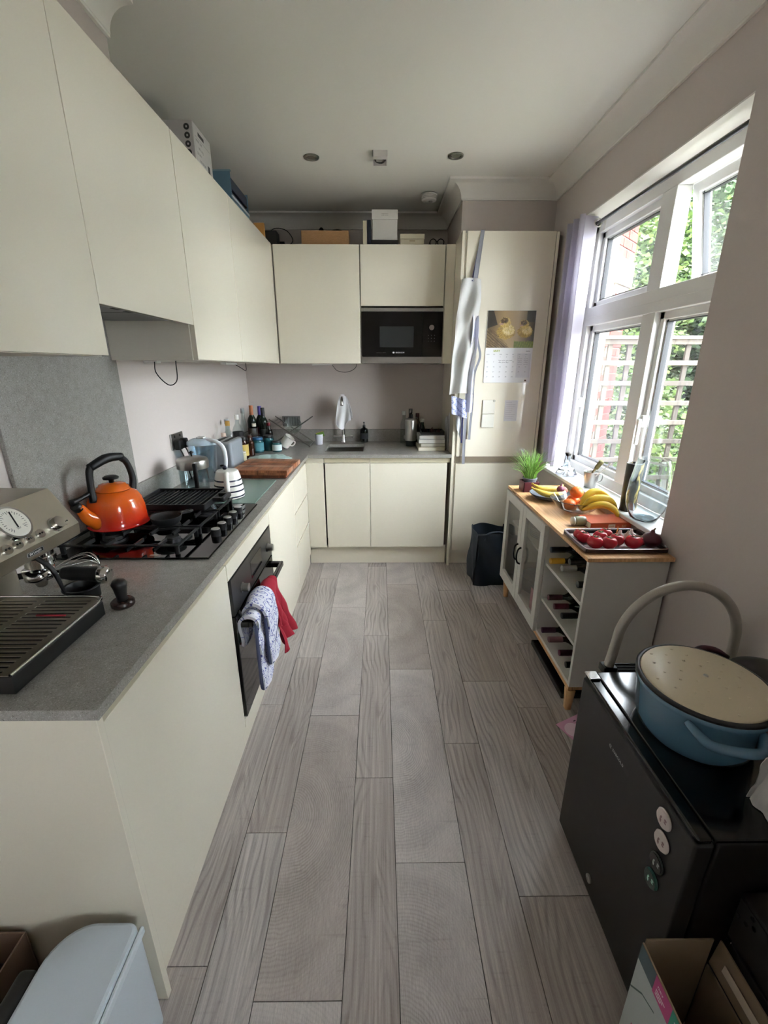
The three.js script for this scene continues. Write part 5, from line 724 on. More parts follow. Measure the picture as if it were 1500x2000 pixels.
// things on the sideboard top
{
  const Y = SB.top + 0.0006;
  const p = thing('chive_pot', 'pot of green chives in a dark red holder on the sideboard', 'potted plant', [0.93, Y, -2.63]);
  part('holder', [rb(-0.048, 0.048, 0, 0.004, -0.045, 0.045, 0.001), rb(-0.048, -0.043, 0, 0.062, -0.045, 0.045, 0.001), rb(0.043, 0.048, 0, 0.062, -0.045, 0.045, 0.001), rb(-0.048, 0.048, 0, 0.062, 0.04, 0.045, 0.001), rb(-0.048, 0.048, 0, 0.062, -0.045, -0.04, 0.001)], mt('#521a22', 0.45), p);
  part('pot', la([[0.001, 0.005], [0.03, 0.005], [0.041, 0.075], [0.044, 0.076], [0.044, 0.084], [0.039, 0.084], [0.037, 0.07], [0.001, 0.07]], 32), mt('#5d5e63', 0.6), p);
  const blades = []; for (let i = 0; i < 170; i++) { const a = rnd() * 6.3, r0 = 0.03 * Math.sqrt(rnd()), lean = rr(0.01, 0.1) * (i % 9 ? 1 : 1.6), h = rr(0.09, 0.2); const c = Math.cos(a), s = Math.sin(a); blades.push(limb([[c * r0, 0.068, s * r0], [c * (r0 + lean * 0.35), 0.068 + h * 0.55, s * (r0 + lean * 0.35)], [c * (r0 + lean), 0.068 + h * (1 - lean * 1.5), s * (r0 + lean)]], [0.0016, 0.0014, 0.0005], 6, 5)); }
  const b = part('chives', blades, mt('#6f9a3c', 0.6), p); b.userData = { kind: 'stuff' };
  const pl = thing('dark_plate', 'dark blue grey shallow bowl on the sideboard', 'bowl', [0.99, Y, -2.44]); part('bowl', la([[0.001, 0], [0.05, 0], [0.09, 0.015], [0.115, 0.036], [0.112, 0.038], [0.088, 0.019], [0.001, 0.006]], 40), mt('#3f4a52', 0.35), pl);
  const yellow = mt('#dcb63a', 0.45), tip = mt('#4a3a1c', 0.7), spot = mt('#c9a842', 0.5);
  const banana = (label, at, pts, k = 1, col = yellow) => { const t = thing('banana', label, 'banana', at, 0, 'bananas on the sideboard'); part('skin', limb(pts, [0.007 * k, 0.015 * k, 0.0185 * k, 0.0185 * k, 0.015 * k, 0.006 * k], 30, 6), col, t); const e = pts[pts.length - 1], s = pts[0]; part('tip', sp(0.006 * k, ...e, 10), tip, t); part('stalk', limb([s, [s[0] * 1.05 - 0.004, s[1] + 0.006, s[2] - 0.016]], [0.0065 * k, 0.006 * k], 3, 6), spot, t); };
  banana('spotted banana at the front of the dark bowl', [0.99, Y + 0.045, -2.44], [[-0.1, 0.018, 0.01], [-0.06, 0.003, 0.04], [-0.02, -0.004, 0.055], [0.03, -0.002, 0.05], [0.075, 0.01, 0.03]], 1, spot);
  banana('spotted banana at the back of the dark bowl', [0.99, Y + 0.055, -2.455], [[-0.085, 0.02, -0.02], [-0.05, 0.004, 0.0], [0.0, 0.0, 0.008], [0.05, 0.006, 0.0], [0.085, 0.02, -0.015]], 1, spot);
  single('peach', 'pink red peach in the dark bowl', 'peach', el(0.03, 0.028, 0.03, 0, 0.028, 0, 24), mt('#b5574e', 0.6), [1.06, Y + 0.02, -2.44]);
  single('shallot', 'purple shallot beside the peach in the dark bowl', 'shallot', [el(0.022, 0.02, 0.022, 0, 0.02, 0, 20), limb([[0, 0.038, 0], [0.004, 0.055, 0]], [0.006, 0.002], 4, 8)], mt('#6d3346', 0.4), [1.03, Y + 0.052, -2.395]);
  const gb = thing('fruit_bowl', 'clear glass fruit bowl on the sideboard', 'bowl', [1.045, Y, -2.215]); part('bowl', la([[0.001, 0.001], [0.055, 0.001], [0.095, 0.02], [0.135, 0.07], [0.132, 0.072], [0.092, 0.024], [0.052, 0.005], [0.001, 0.005]], 44), mt('#f2f4f4', 0.02, { transmission: 1, thickness: 0.004, ior: 1.45 }), gb);
  const org = mt('#dd6a1e', 0.45); [['orange on top of the pile in the glass bowl', -0.005, 0.072, 0.0, 0.034], ['orange at the left inside the glass bowl', -0.05, 0.014, 0.03, 0.034], ['orange at the front inside the glass bowl', 0.015, 0.014, 0.05, 0.033], ['orange at the back inside the glass bowl', 0.0, 0.014, -0.04, 0.035], ['orange at the right inside the glass bowl', 0.06, 0.018, 0.0, 0.032]].forEach(([l, x, y, z, r]) => { const o = thing('orange', l, 'orange', [1.045 + x, Y + y, -2.215 + z], 0, 'oranges in the glass bowl'); part('peel', el(r, r * 0.93, r, 0, r * 0.93, 0, 24), org, o); part('stem_end', cy(0.004, 0.003, 0.002, 0, r * 1.84, 0, 8), mt('#6a7a3a', 0.8), o); });
  const B = [1.1, Y + 0.085, -2.13];
  banana('ripe banana at the back of the big bunch', B, [[-0.075, -0.03, 0.01], [-0.05, 0.02, 0.0], [-0.01, 0.045, -0.005], [0.035, 0.04, 0.0], [0.068, 0.01, 0.01], [0.08, -0.01, 0.014]]);
  banana('ripe banana in the middle of the big bunch', B, [[-0.072, -0.036, 0.02], [-0.04, 0.01, 0.035], [0.0, 0.025, 0.045], [0.045, 0.018, 0.05], [0.078, -0.008, 0.05], [0.088, -0.025, 0.05]]);
  banana('ripe banana at the front of the big bunch', B, [[-0.07, -0.042, 0.03], [-0.035, -0.01, 0.065], [0.005, 0.002, 0.085], [0.042, -0.012, 0.1], [0.066, -0.04, 0.108], [0.07, -0.055, 0.11]]);
  const bk = canvasTex(256, 40, (g) => { g.fillStyle = '#c8552f'; g.fillRect(0, 0, 256, 40); g.fillStyle = '#e9dccb'; g.fillRect(110, 8, 44, 24); g.fillStyle = '#c8552f'; g.font = 'bold 12px sans-serif'; g.fillText('FOOD', 114, 25); g.fillStyle = '#f0c9a4'; g.font = 'bold 17px sans-serif'; g.fillText('EAT', 196, 27); });
  const k = thing('orange_book', 'thick orange cook book lying on the sideboard', 'book', [1.09, Y, -1.985], 0.06); part('cover', [rb(-0.1, 0.1, 0, 0.003, -0.07, 0.055, 0.001), rb(-0.1, 0.1, 0.031, 0.034, -0.07, 0.055, 0.001), rb(-0.1, 0.1, 0, 0.034, 0.052, 0.055, 0.001)], mt('#c8603a', 0.45), k); part('pages', bx(-0.097, 0.097, 0.0035, 0.0305, -0.067, 0.051), mt('#e6ddc8', 0.85), k); part('spine_print', mv(new THREE.PlaneGeometry(0.196, 0.03), 0, 0.017, 0.0556), mt('#ffffff', 0.45, { map: bk }), k);
  const jr = thing('spice_jar', 'small glass spice jar lying beside the orange book', 'jar', [0.965, Y, -1.99], 0); part('glass', mv(tr(la([[0.001, 0], [0.02, 0], [0.023, 0.004], [0.023, 0.045], [0.018, 0.052], [0.001, 0.052]], 28), 0, 0, Math.PI / 2), 0.03, 0.0236, 0), mt('#8f927a', 0.15), jr); part('lid', mv(tr(la([[0.001, 0.052], [0.02, 0.052], [0.02, 0.064], [0.001, 0.066]], 28), 0, 0, Math.PI / 2), 0.03, 0.0236, 0), mt('#c9c7bd', 0.4), jr);
  // tray of tomatoes, garlic and onion
  const tr0 = thing('oven_tray', 'shallow dark enamel tray at the near end of the sideboard', 'tray', [1.02, Y, -1.765]);
  const tm = mt('#3a2a2c', 0.3), tin = mt('#d8cfd0', 0.25);
  part('base', rb(-0.165, 0.165, 0, 0.004, -0.112, 0.112, 0.002), tm, tr0); part('liner', rb(-0.155, 0.155, 0.0042, 0.006, -0.1, 0.1, 0.0008), tin, tr0);
  part('rim', [tube([[-0.15, 0.02, 0.118], [0.15, 0.02, 0.118], [0.168, 0.02, 0.112], [0.173, 0.02, 0.095], [0.173, 0.02, -0.095], [0.168, 0.02, -0.112], [0.15, 0.02, -0.118], [-0.15, 0.02, -0.118], [-0.168, 0.02, -0.112], [-0.173, 0.02, -0.095], [-0.173, 0.02, 0.095], [-0.168, 0.02, 0.112]], 0.003, 120, 6, true)], mt('#b9b0b0', 0.25, { metalness: 0.6 }), tr0);
  part('wall', [rb(-0.172, -0.163, 0.002, 0.02, -0.114, 0.114, 0.002), rb(0.163, 0.172, 0.002, 0.02, -0.114, 0.114, 0.002), rb(-0.168, 0.168, 0.002, 0.02, 0.11, 0.117, 0.002), rb(-0.168, 0.168, 0.002, 0.02, -0.117, -0.11, 0.002)], tm, tr0);
  const red = mt('#b21e2c', 0.22), calyx = mt('#6a6a4a', 0.7);
  const spots = [[-0.135, 0.008, 0.029, 'at the left end of the tray'], [-0.115, 0.07, 0.033, 'at the front left corner of the tray'], [-0.06, 0.078, 0.032, 'second along the front of the tray'], [-0.01, 0.042, 0.031, 'in the middle of the tray'], [0.045, 0.072, 0.034, 'third along the front of the tray'], [-0.06, 0.0, 0.030, 'behind the front row of the tray'], [-0.02, -0.035, 0.029, 'near the orange book on the tray'], [-0.135, -0.035, 0.027, 'at the back left corner of the tray'], [0.094, 0.042, 0.025, 'small one beside the garlic']];
  for (const [x, z, r, w] of spots) { const o = thing('tomato', 'red tomato ' + w, 'tomato', [1.02 + x, Y + 0.0062, -1.765 + z], rnd() * 6, 'tomatoes on the enamel tray'); part('fruit', (() => { const g = new THREE.SphereGeometry(r, 28, 18), p = g.attributes.position; for (let i = 0; i < p.count; i++) { const th = Math.atan2(p.getZ(i), p.getX(i)), y = p.getY(i), d = Math.hypot(p.getX(i), p.getZ(i)); const k = 1 + 0.03 * Math.cos(th * 5); p.setXYZ(i, p.getX(i) * k, y * 0.84 - (y > 0 ? 0.25 * r * Math.max(0, 1 - d / (0.5 * r)) : 0) + r * 0.84, p.getZ(i) * k); } g.computeVertexNormals(); return g; })(), red, o); part('calyx', [0, 1, 2, 3, 4].map((i) => limb([[0, r * 1.45, 0], [Math.cos(i * 1.257) * r * 0.3, r * 1.62, Math.sin(i * 1.257) * r * 0.3], [Math.cos(i * 1.257) * r * 0.55, r * 1.58, Math.sin(i * 1.257) * r * 0.55]], [0.0022, 0.002, 0.0006], 6, 5)), calyx, o); }
  for (const [x, z, w] of [[0.06, 0.0, 'at the middle of the tray'], [0.03, -0.01, 'against the tomatoes'], [0.085, -0.02, 'at the back of the tray']]) single('garlic_bulb', 'white garlic bulb ' + w, 'garlic', (() => { const g = la([[0.001, 0], [0.014, 0.002], [0.024, 0.014], [0.02, 0.028], [0.008, 0.037], [0.004, 0.05], [0.001, 0.051]], 30), p = g.attributes.position; for (let i = 0; i < p.count; i++) { const th = Math.atan2(p.getZ(i), p.getX(i)), k = 1 + 0.06 * Math.cos(th * 8); p.setX(i, p.getX(i) * k); p.setZ(i, p.getZ(i) * k); } g.computeVertexNormals(); return g; })(), mt('#ddd2ca', 0.6), [1.02 + x, Y + 0.0062, -1.765 + z]);
  single('orange_peel', 'piece of orange peel behind the garlic', 'peel', sheet((u, v) => [0.02 * (u - 0.5), 0.012 + 0.02 * v + 0.01 * Math.sin(u * 3), 0.012 * Math.cos(u * 3)], 10, 6, 0.002), mt('#d8803a', 0.6), [1.075, Y + 0.006, -1.84]);
  const on = thing('red_onion', 'big dark red onion at the window end of the tray', 'onion', [1.15, Y + 0.0062, -1.71]); part('bulb', la([[0.001, 0], [0.02, 0.003], [0.038, 0.02], [0.04, 0.034], [0.028, 0.054], [0.01, 0.062], [0.006, 0.074], [0.001, 0.075]], 32), mt('#4a1a26', 0.3), on); part('roots', [limb([[0, 0.07, 0], [0.006, 0.084, 0.004]], [0.005, 0.002], 4, 8)], mt('#8a6a52', 0.8), on);
}
// things on the window sill
{
  const S = WIN.y0 + 0.0006, clear = mt('#eef5f9', 0.01, { transmission: 1, thickness: 0.004, ior: 1.5 });
  const v = thing('glass_vase', 'large clear tulip shaped glass vase on the window sill', 'vase', [1.235, S, -1.925]); part('glass', la([[0.001, 0.002], [0.045, 0.002], [0.06, 0.01], [0.082, 0.06], [0.088, 0.11], [0.084, 0.18], [0.072, 0.26], [0.066, 0.285], [0.064, 0.285], [0.07, 0.26], [0.082, 0.18], [0.086, 0.11], [0.08, 0.062], [0.058, 0.014], [0.04, 0.008], [0.001, 0.008]], 48), clear, v); part('foot', la([[0.001, 0], [0.046, 0], [0.047, 0.002], [0.001, 0.0022]], 40), clear, v);
  const gold = canvasTex(256, 256, (g) => { g.fillStyle = '#23221f'; g.fillRect(0, 0, 256, 256); g.strokeStyle = '#b59a55'; g.lineWidth = 5; for (let k = 0; k < 2; k++) for (let i = 0; i < 6; i++) { g.beginPath(); g.arc(64 + k * 128 + ((i % 2) ? 9 : -9), 84 + i * 24, 13, i, i + 4.2); g.stroke(); g.beginPath(); g.moveTo(50 + k * 128, 92 + i * 24); g.lineTo(80 + k * 128, 80 + i * 24); g.stroke(); } });
  const ti = thing('tall_tin', 'tall black tin with gold ornament on the window sill', 'tin', [1.232, S, -2.06], -1.2); part('body', la([[0.001, 0.0005], [0.037, 0.0005], [0.037, 0.236], [0.035, 0.236], [0.035, 0.228], [0.001, 0.228]], 40), mt('#ffffff', 0.4, { map: gold }), ti); part('rim', to(0.036, 0.002, 0, 0.236, 0, 40), mt('#3a3936', 0.3, { metalness: 0.8 }), ti);
  const d = thing('decanter', 'glass flask with a dark cork stopper at the far end of the sill', 'decanter', [1.225, S, -2.8]); part('glass', la([[0.001, 0.001], [0.055, 0.001], [0.068, 0.012], [0.05, 0.045], [0.022, 0.07], [0.015, 0.1], [0.016, 0.14], [0.014, 0.14], [0.013, 0.1], [0.001, 0.006]], 36), clear, d); part('stopper', la([[0.001, 0.13], [0.013, 0.13], [0.015, 0.142], [0.02, 0.143], [0.02, 0.152], [0.001, 0.153]], 24), mt('#2d2620', 0.6), d);
  const m = thing('tool_pot', 'small zinc pot of garden tools on the window sill', 'pot', [1.245, S, -2.5]); part('pot', la([[0.001, 0.0005], [0.032, 0.0005], [0.043, 0.09], [0.045, 0.092], [0.044, 0.096], [0.04, 0.094], [0.03, 0.006], [0.001, 0.005]], 36), mt('#b9b9b7', 0.3, { metalness: 0.9 }), m); part('handle', tube([[0.042, 0.08, 0], [0.065, 0.075, 0], [0.064, 0.04, 0], [0.037, 0.03, 0]], 0.003, 24, 6), mt('#a9a9a7', 0.3, { metalness: 0.9 }), m);
  const st = thing('plant_stake', 'white plant label stick leaning in the zinc pot', 'stick', [1.245, S, -2.5]); part('stick', [limb([[-0.02, 0.02, 0.0], [0.02, 0.1, 0.055], [0.05, 0.165, 0.105]], [0.004, 0.004, 0.003], 10, 8)], mt('#eeeeec', 0.5), st);
  const br = thing('hand_brush', 'small bristle brush standing in the zinc pot', 'brush', [1.245, S, -2.5]); part('handle', limb([[-0.015, 0.015, -0.01], [0.0, 0.09, 0.01], [0.012, 0.13, 0.03]], [0.006, 0.006, 0.007], 8, 8), mt('#8c7a5c', 0.7), br); part('bristles', limb([[0.01, 0.12, 0.026], [0.024, 0.165, 0.05]], [0.012, 0.015], 5, 10), mt('#6f6a45', 0.95), br);
}
// blue bag, floor tray, pink card
{
  const b = thing('shopping_bag', 'dark navy woven shopping bag standing beside the sideboard', 'bag', [0.815, 0.0008, -2.99]);
  const nv = mt('#1d2733', 0.6, { bumpMap: linenBump, bumpScale: 0.0005 });
  const side = (sx, len, along) => sheet((u, v) => { const k = 1 - 0.06 * v + 0.02 * Math.sin(v * 5 + u * 6); const a = (u - 0.5) * len * k, o = 0.5 * (along ? 0.24 : 0.26) * k + 0.012 * Math.sin(u * 7 + v * 6); return along ? [a, 0.385 * v * (1 + 0.04 * Math.sin(u * 4)), sx * o] : [sx * o, 0.385 * v * (1 + 0.04 * Math.sin(u * 4 + 1)), a]; }, 24, 24, 0.003);
  part('panel', side(1, 0.26, true), nv, b); part('panel', side(-1, 0.26, true), nv, b); part('panel', side(1, 0.24, false), nv, b); part('panel', side(-1, 0.24, false), nv, b); part('bottom', rb(-0.13, 0.13, 0, 0.003, -0.12, 0.12, 0.001), nv, b);
  part('filling', [rb(-0.105, 0.105, 0.02, 0.33, -0.095, 0.095, 0.03, 3)], mt('#12171d', 0.8), b); part('strap', tube([[-0.07, 0.35, 0.122], [-0.06, 0.39, 0.11], [0.0, 0.405, 0.09], [0.06, 0.4, 0.1], [0.07, 0.35, 0.122]], 0.008, 30, 6), nv, b);
  const tr1 = thing('floor_tray', 'flat black tray pushed under the sideboard', 'tray', [0.97, 0.0008, -1.93]); part('tray', [rb(-0.1, 0.13, 0, 0.012, -0.22, 0.22, 0.004), rb(-0.1, -0.092, 0, 0.03, -0.22, 0.22, 0.003), rb(0.122, 0.13, 0, 0.03, -0.22, 0.22, 0.003), rb(-0.1, 0.13, 0, 0.03, -0.22, -0.212, 0.003), rb(-0.1, 0.13, 0, 0.03, 0.212, 0.22, 0.003)], M.blackMatt, tr1);
  const pk = canvasTex(256, 256, (g) => { g.fillStyle = '#d79fc0'; g.fillRect(0, 0, 256, 256); g.fillStyle = '#f0d3e3'; g.beginPath(); g.ellipse(80, 130, 70, 90, 0.3, 0, 7); g.fill(); g.fillStyle = '#4a2a3c'; for (let i = 0; i < 9; i++) { g.beginPath(); g.ellipse(170 + (i * 31) % 70, 50 + (i * 47) % 150, 14, 7, i, 0, 7); g.fill(); } g.fillStyle = '#8b4a78'; g.fillRect(0, 225, 256, 31); });
  const c = thing('pink_card', 'pink printed card on the floor by the sideboard leg', 'card', [0.87, 0.0008, -1.53], 0.45); part('card', rb(-0.07, 0.07, 0, 0.002, -0.055, 0.055, 0.0005), mt('#d79fc0', 0.6), c); part('print', mv(tr(new THREE.PlaneGeometry(0.136, 0.106), -Math.PI / 2, 0, 0), 0, 0.0023, 0), mt('#ffffff', 0.5, { map: pk }), c);
}

// ---------------------------------------------------------------- towels, fridge, pot and the things nearest the viewer
{ // cloths on the oven rail: hung over the bar at x = FX + 0.055
  const hx = FX + 0.055, hy = 0.14 + 0.446;
  const pattern = canvasTex(256, 768, (g) => { g.fillStyle = '#e2e2ee'; g.fillRect(0, 0, 256, 768); for (let i = 0; i < 260; i++) { const x = (i * 137) % 256, y = (i * 211 + (i % 7) * 31) % 768; g.strokeStyle = ['#5a5fa8', '#7a80c0', '#4a4f95'][i % 3]; g.lineWidth = 3 + (i % 3); g.beginPath(); g.arc(x, y, 5 + (i * 5) % 12, i, i + 3.6); g.stroke(); if (i % 5 === 0) { g.fillStyle = '#6a70b4'; g.beginPath(); g.ellipse(x + 8, y + 6, 7, 4, i, 0, 7); g.fill(); } } });
  const t = thing('oven_gloves', 'blue and white patterned double oven glove over the oven handle', 'oven glove', [0, 0, 0]);
  const pm = mt('#ffffff', 0.9, { map: pattern }), edge = mt('#4b5270', 0.85);
  // cloth over the bar: v runs along the cloth from the front hem, over the bar, to the back hem
  const drape = (zc, w, len, back, r, o = {}) => sheet((u, v) => {
    const arc = Math.PI * r, total = len + arc + back, q = v * total; let x, y;
    if (q < len) { x = r; y = -(len - q); } else if (q < len + arc) { const a = (q - len) / r, rb0 = Math.min(r, 0.034); x = (a < Math.PI / 2 ? r : rb0) * Math.cos(a); y = r * Math.sin(a); } else { x = -Math.min(r, 0.034); y = -(q - len - arc); }
    const down = q < len ? (len - q) / len : 0, a = (u - 0.5) * 2, ww = w * (1 + (o.flare || 0) * down) * (o.round && q < 0.06 ? Math.sqrt(1 - Math.pow(1 - q / 0.06, 2)) * 0.55 + 0.45 : 1);
    const fold = (o.fold || 0) * down * Math.sin(a * (o.waves || 4) + down * 2.2 + (o.phase || 0));
    return [hx - 0.008 + x + (o.out || 0) * down * (0.5 + 0.5 * a * (o.skew || 0)) + fold + 0.004 * Math.sin(v * 23 + u * 5), hy - 0.012 + y - (o.tail ? o.tail * down * Math.max(0, -a) : 0) + (o.lift ? o.lift * down * Math.max(0, a) : 0), zc + a * ww / 2 - (o.drift || 0) * down];
  }, 28, 60, o.thick || 0.004);
  part('front_glove', drape(-1.6, 0.15, 0.25, 0.13, 0.05, { thick: 0.012, round: true }), pm, t); part('rear_glove', drape(-1.545, 0.15, 0.335, 0.1, 0.026, { thick: 0.012, round: true }), pm, t);
  const hem = (z, len, r, w) => { const X = hx - 0.008 + r, Y = hy - 0.012, p = []; for (let i = 0; i <= 6; i++) p.push([X + 0.002, Y - (len - 0.06) * i / 6, z + w / 2]); for (let i = 1; i < 10; i++) { const a = Math.PI * i / 10; p.push([X + 0.002, Y - (len - 0.06) - 0.06 * Math.sin(a), z + w / 2 * Math.cos(a)]); } for (let i = 6; i >= 0; i--) p.push([X + 0.002, Y - (len - 0.06) * i / 6, z - w / 2]); return tube(p, 0.0075, 100, 8); };
  part('hem', hem(-1.6, 0.25, 0.05, 0.15), edge, t); part('hem', hem(-1.545, 0.335, 0.026, 0.15), edge, t); part('pocket_hem', tube([[hx + 0.047, hy - 0.15, -1.527], [hx + 0.05, hy - 0.175, -1.6], [hx + 0.047, hy - 0.13, -1.672]], 0.006, 24, 8), edge, t);
  single('tea_towel', 'crimson tea towel hanging over the far end of the oven handle', 'towel', [drape(-1.775, 0.15, 0.27, 0.14, 0.02, { fold: 0.022, waves: 7, out: 0.1, flare: 0.35, tail: 0.03, lift: -0.03, drift: 0.03, thick: 0.004 }), drape(-1.755, 0.11, 0.2, 0.1, 0.028, { fold: 0.018, waves: 6, phase: 1, out: 0.05, flare: 0.3, lift: 0.05, drift: 0.01, thick: 0.004 })], mt('#a01c32', 0.9));
}
{ // mini fridge
  const t = thing('mini_fridge', 'black table top fridge beside the right wall', 'fridge', [0.62, 0, -0.855]);
  const bk = mt('#121213', 0.42), gl = mt('#08080a', 0.12);
  part('cabinet', rb(0.045, 0.5, 0.02, 0.628, -0.245, 0.25, 0.006), mt('#0c0c0d', 0.5), t); part('door', rb(0, 0.04, 0.02, 0.624, -0.248, 0.252, 0.006, 3), bk, t);
  part('top', [rb(0.036, 0.5, 0.629, 0.64, -0.248, 0.252, 0.004)], gl, t); part('door_cap', [rb(0.004, 0.034, 0.6245, 0.638, -0.246, 0.25, 0.005)], gl, t);
  part('hinge_cover', rb(0.0, 0.034, 0.6385, 0.645, -0.247, -0.21, 0.003), M.chrome, t); part('foot', [cy(0.015, 0.015, 0.02, 0.08, 0, -0.21), cy(0.015, 0.015, 0.02, 0.08, 0, 0.21), cy(0.015, 0.015, 0.02, 0.46, 0, -0.21), cy(0.015, 0.015, 0.02, 0.46, 0, 0.21)], M.blackMatt, t);
  const lg = canvasTex(512, 96, (g) => { g.fillStyle = '#1f1f20'; g.fillRect(0, 0, 512, 96); g.strokeStyle = '#c9c9c9'; g.fillStyle = '#c9c9c9'; g.lineWidth = 8; g.beginPath(); g.arc(54, 48, 28, 0.6, 5.6); g.stroke(); g.beginPath(); g.arc(54, 48, 12, 3.6, 8.6); g.stroke(); g.font = 'bold 62px sans-serif'; g.fillText('SUBCOLD', 104, 70); });
  part('logo', mv(tr(new THREE.PlaneGeometry(0.1, 0.0165), 0, -Math.PI / 2, 0), -0.0006, 0.551, -0.018), mt('#ffffff', 0.42, { map: lg }), t);
  part('lock', [cx(0.012, 0.006, -0.002, 0.075, -0.03), cx(0.004, 0.008, -0.003, 0.075, -0.03)], M.steel, t);
  const face = (base, fg) => canvasTex(128, 128, (g) => { g.fillStyle = base; g.fillRect(0, 0, 128, 128); g.fillStyle = fg; for (let i = 0; i < 7; i++) { g.beginPath(); g.ellipse(64 + 30 * Math.cos(i * 2.1), 64 + 26 * Math.sin(i * 1.7), 13, 8, i, 0, 7); g.fill(); } });
  [['topmost fridge magnet, pale with a pink grey print', 0.586, -0.686, '#d6c9c6', '#8a6f72'], ['second fridge magnet from the top, pale with a faded print', 0.531, -0.677, '#cfc2bf', '#8a7274'], ['third fridge magnet from the top, black with a white mark', 0.468, -0.674, '#1d2220', '#9a9c98'], ['lowest fridge magnet, dark green with a pale mark', 0.412, -0.677, '#24423c', '#9fb5aa']].forEach(([l, y, z, b, f]) => { const m = thing('fridge_magnet', l, 'magnet', [0.6195, y, z], 0, 'round magnets on the fridge door'); part('disc', [mv(tr(la([[0.001, 0], [0.022, 0], [0.023, 0.003], [0.02, 0.006], [0.001, 0.007]], 30), 0, 0, Math.PI / 2), 0, 0, 0)], mt(b, 0.25), m); part('print', mv(tr(new THREE.CircleGeometry(0.0195, 28), 0, -Math.PI / 2, 0), -0.0073, 0, 0), mt('#ffffff', 0.25, { map: face(b, f) }), m); });
}
{ // casserole with its lid upside down
  const Y = 0.6406, bl = mt('#527488', 0.2, { clearcoat: 0.5, clearcoatRoughness: 0.1 });
  const t = thing('enamel_casserole', 'blue enamelled casserole standing on the fridge', 'casserole', [0.8, Y, -0.885], -0.25);
  part('pot', la([[0.001, 0], [0.112, 0], [0.124, 0.006], [0.132, 0.03], [0.142, 0.12], [0.147, 0.124], [0.147, 0.138], [0.139, 0.138], [0.128, 0.03], [0.11, 0.008], [0.001, 0.006]], 64), bl, t);
  for (const s of [1, -1]) part('handle', [limb([[-0.075, 0.114, s * 0.122], [-0.058, 0.106, s * 0.155], [-0.045, 0.104, s * 0.172], [0.045, 0.104, s * 0.172], [0.058, 0.106, s * 0.155], [0.075, 0.114, s * 0.122]], [0.008, 0.011, 0.0115, 0.0115, 0.011, 0.008], 40, 12)], bl, t);
  const l = new THREE.Group(); l.name = 'lid'; l.position.y = 0.1386; l.userData = { label: 'cream enamel lid lying upside down' }; t.add(l);
  part('rim', la([[0.139, 0], [0.1485, 0], [0.149, 0.007], [0.143, 0.009], [0.139, 0.008]], 64), mt('#15171a', 0.4), l); part('inside', la([[0.139, 0.006], [0.136, 0.012], [0.1, 0.017], [0.05, 0.02], [0.001, 0.021]].reverse().map((p) => p), 64), mt('#d6c9ad', 0.3, { side: THREE.DoubleSide }), l);
  const bumps = []; for (let k = 0; k < 34; k++) { const a = k * 2.4, r = 0.125 * Math.sqrt((k + 2) / 36); bumps.push(el(0.0035, 0.0022, 0.0035, Math.cos(a) * r, 0.021 - 0.006 * Math.pow(r / 0.11, 2), Math.sin(a) * r, 10)); } bumps.forEach((g) => part('bump', g, mt('#d6c9ad', 0.3, { side: THREE.DoubleSide }), l));
  part('screw', [cy(0.006, 0.005, 0.003, 0, 0.0205, 0, 16)], M.steel, l);
  const p = thing('frying_pan', 'black frying pan behind the blue casserole on the fridge', 'pan', [1.065, Y, -0.955]);
  part('pan', la([[0.001, 0], [0.085, 0], [0.1, 0.015], [0.112, 0.075], [0.109, 0.075], [0.096, 0.018], [0.001, 0.006]], 48), mt('#131314', 0.5), p); part('lid', la([[0.111, 0.0756], [0.113, 0.079], [0.08, 0.092], [0.001, 0.096]], 48), mt('#151516', 0.35), p);
  part('handle', limb([[-0.07, 0.092, -0.09], [-0.1, 0.106, -0.105], [-0.145, 0.106, -0.11], [-0.165, 0.088, -0.105]], [0.006, 0.009, 0.01, 0.007], 24, 12), mt('#3c1420', 0.3), p);
  const w = thing('paper_carrier', 'crumpled white paper bag lying on the near end of the fridge', 'bag', [0.787, Y + 0.002, -0.652]);
  const wp = mt('#c9c8c6', 0.85), n = (a, b, s) => 0.006 * (vnoise(a * 5, b * 5, s) - 0.5) * 2, H = (x) => 0.12 + 0.34 * x;
  const cr = (f) => sheet(f, 20, 16, 0.0015);
  part('front', cr((u, v) => [0.29 * u, H(0.29 * u) * v, 0.042 + n(u, v, 3) - 0.01 * v]), wp, w); part('back', cr((u, v) => [0.29 * u, H(0.29 * u) * v, -0.036 + n(u, v, 5) + 0.01 * v]), wp, w); part('gusset', cr((u, v) => [n(u, v, 7) + 0.012 * Math.sin(u * 3.1) * v + 0.03 * v, H(0) * v, -0.036 + 0.078 * u]), wp, w); part('top_fold', cr((u, v) => [0.03 + 0.26 * u, H(0.29 * u) + 0.004 + n(u, v, 9), -0.028 + 0.062 * v]), wp, w);
}
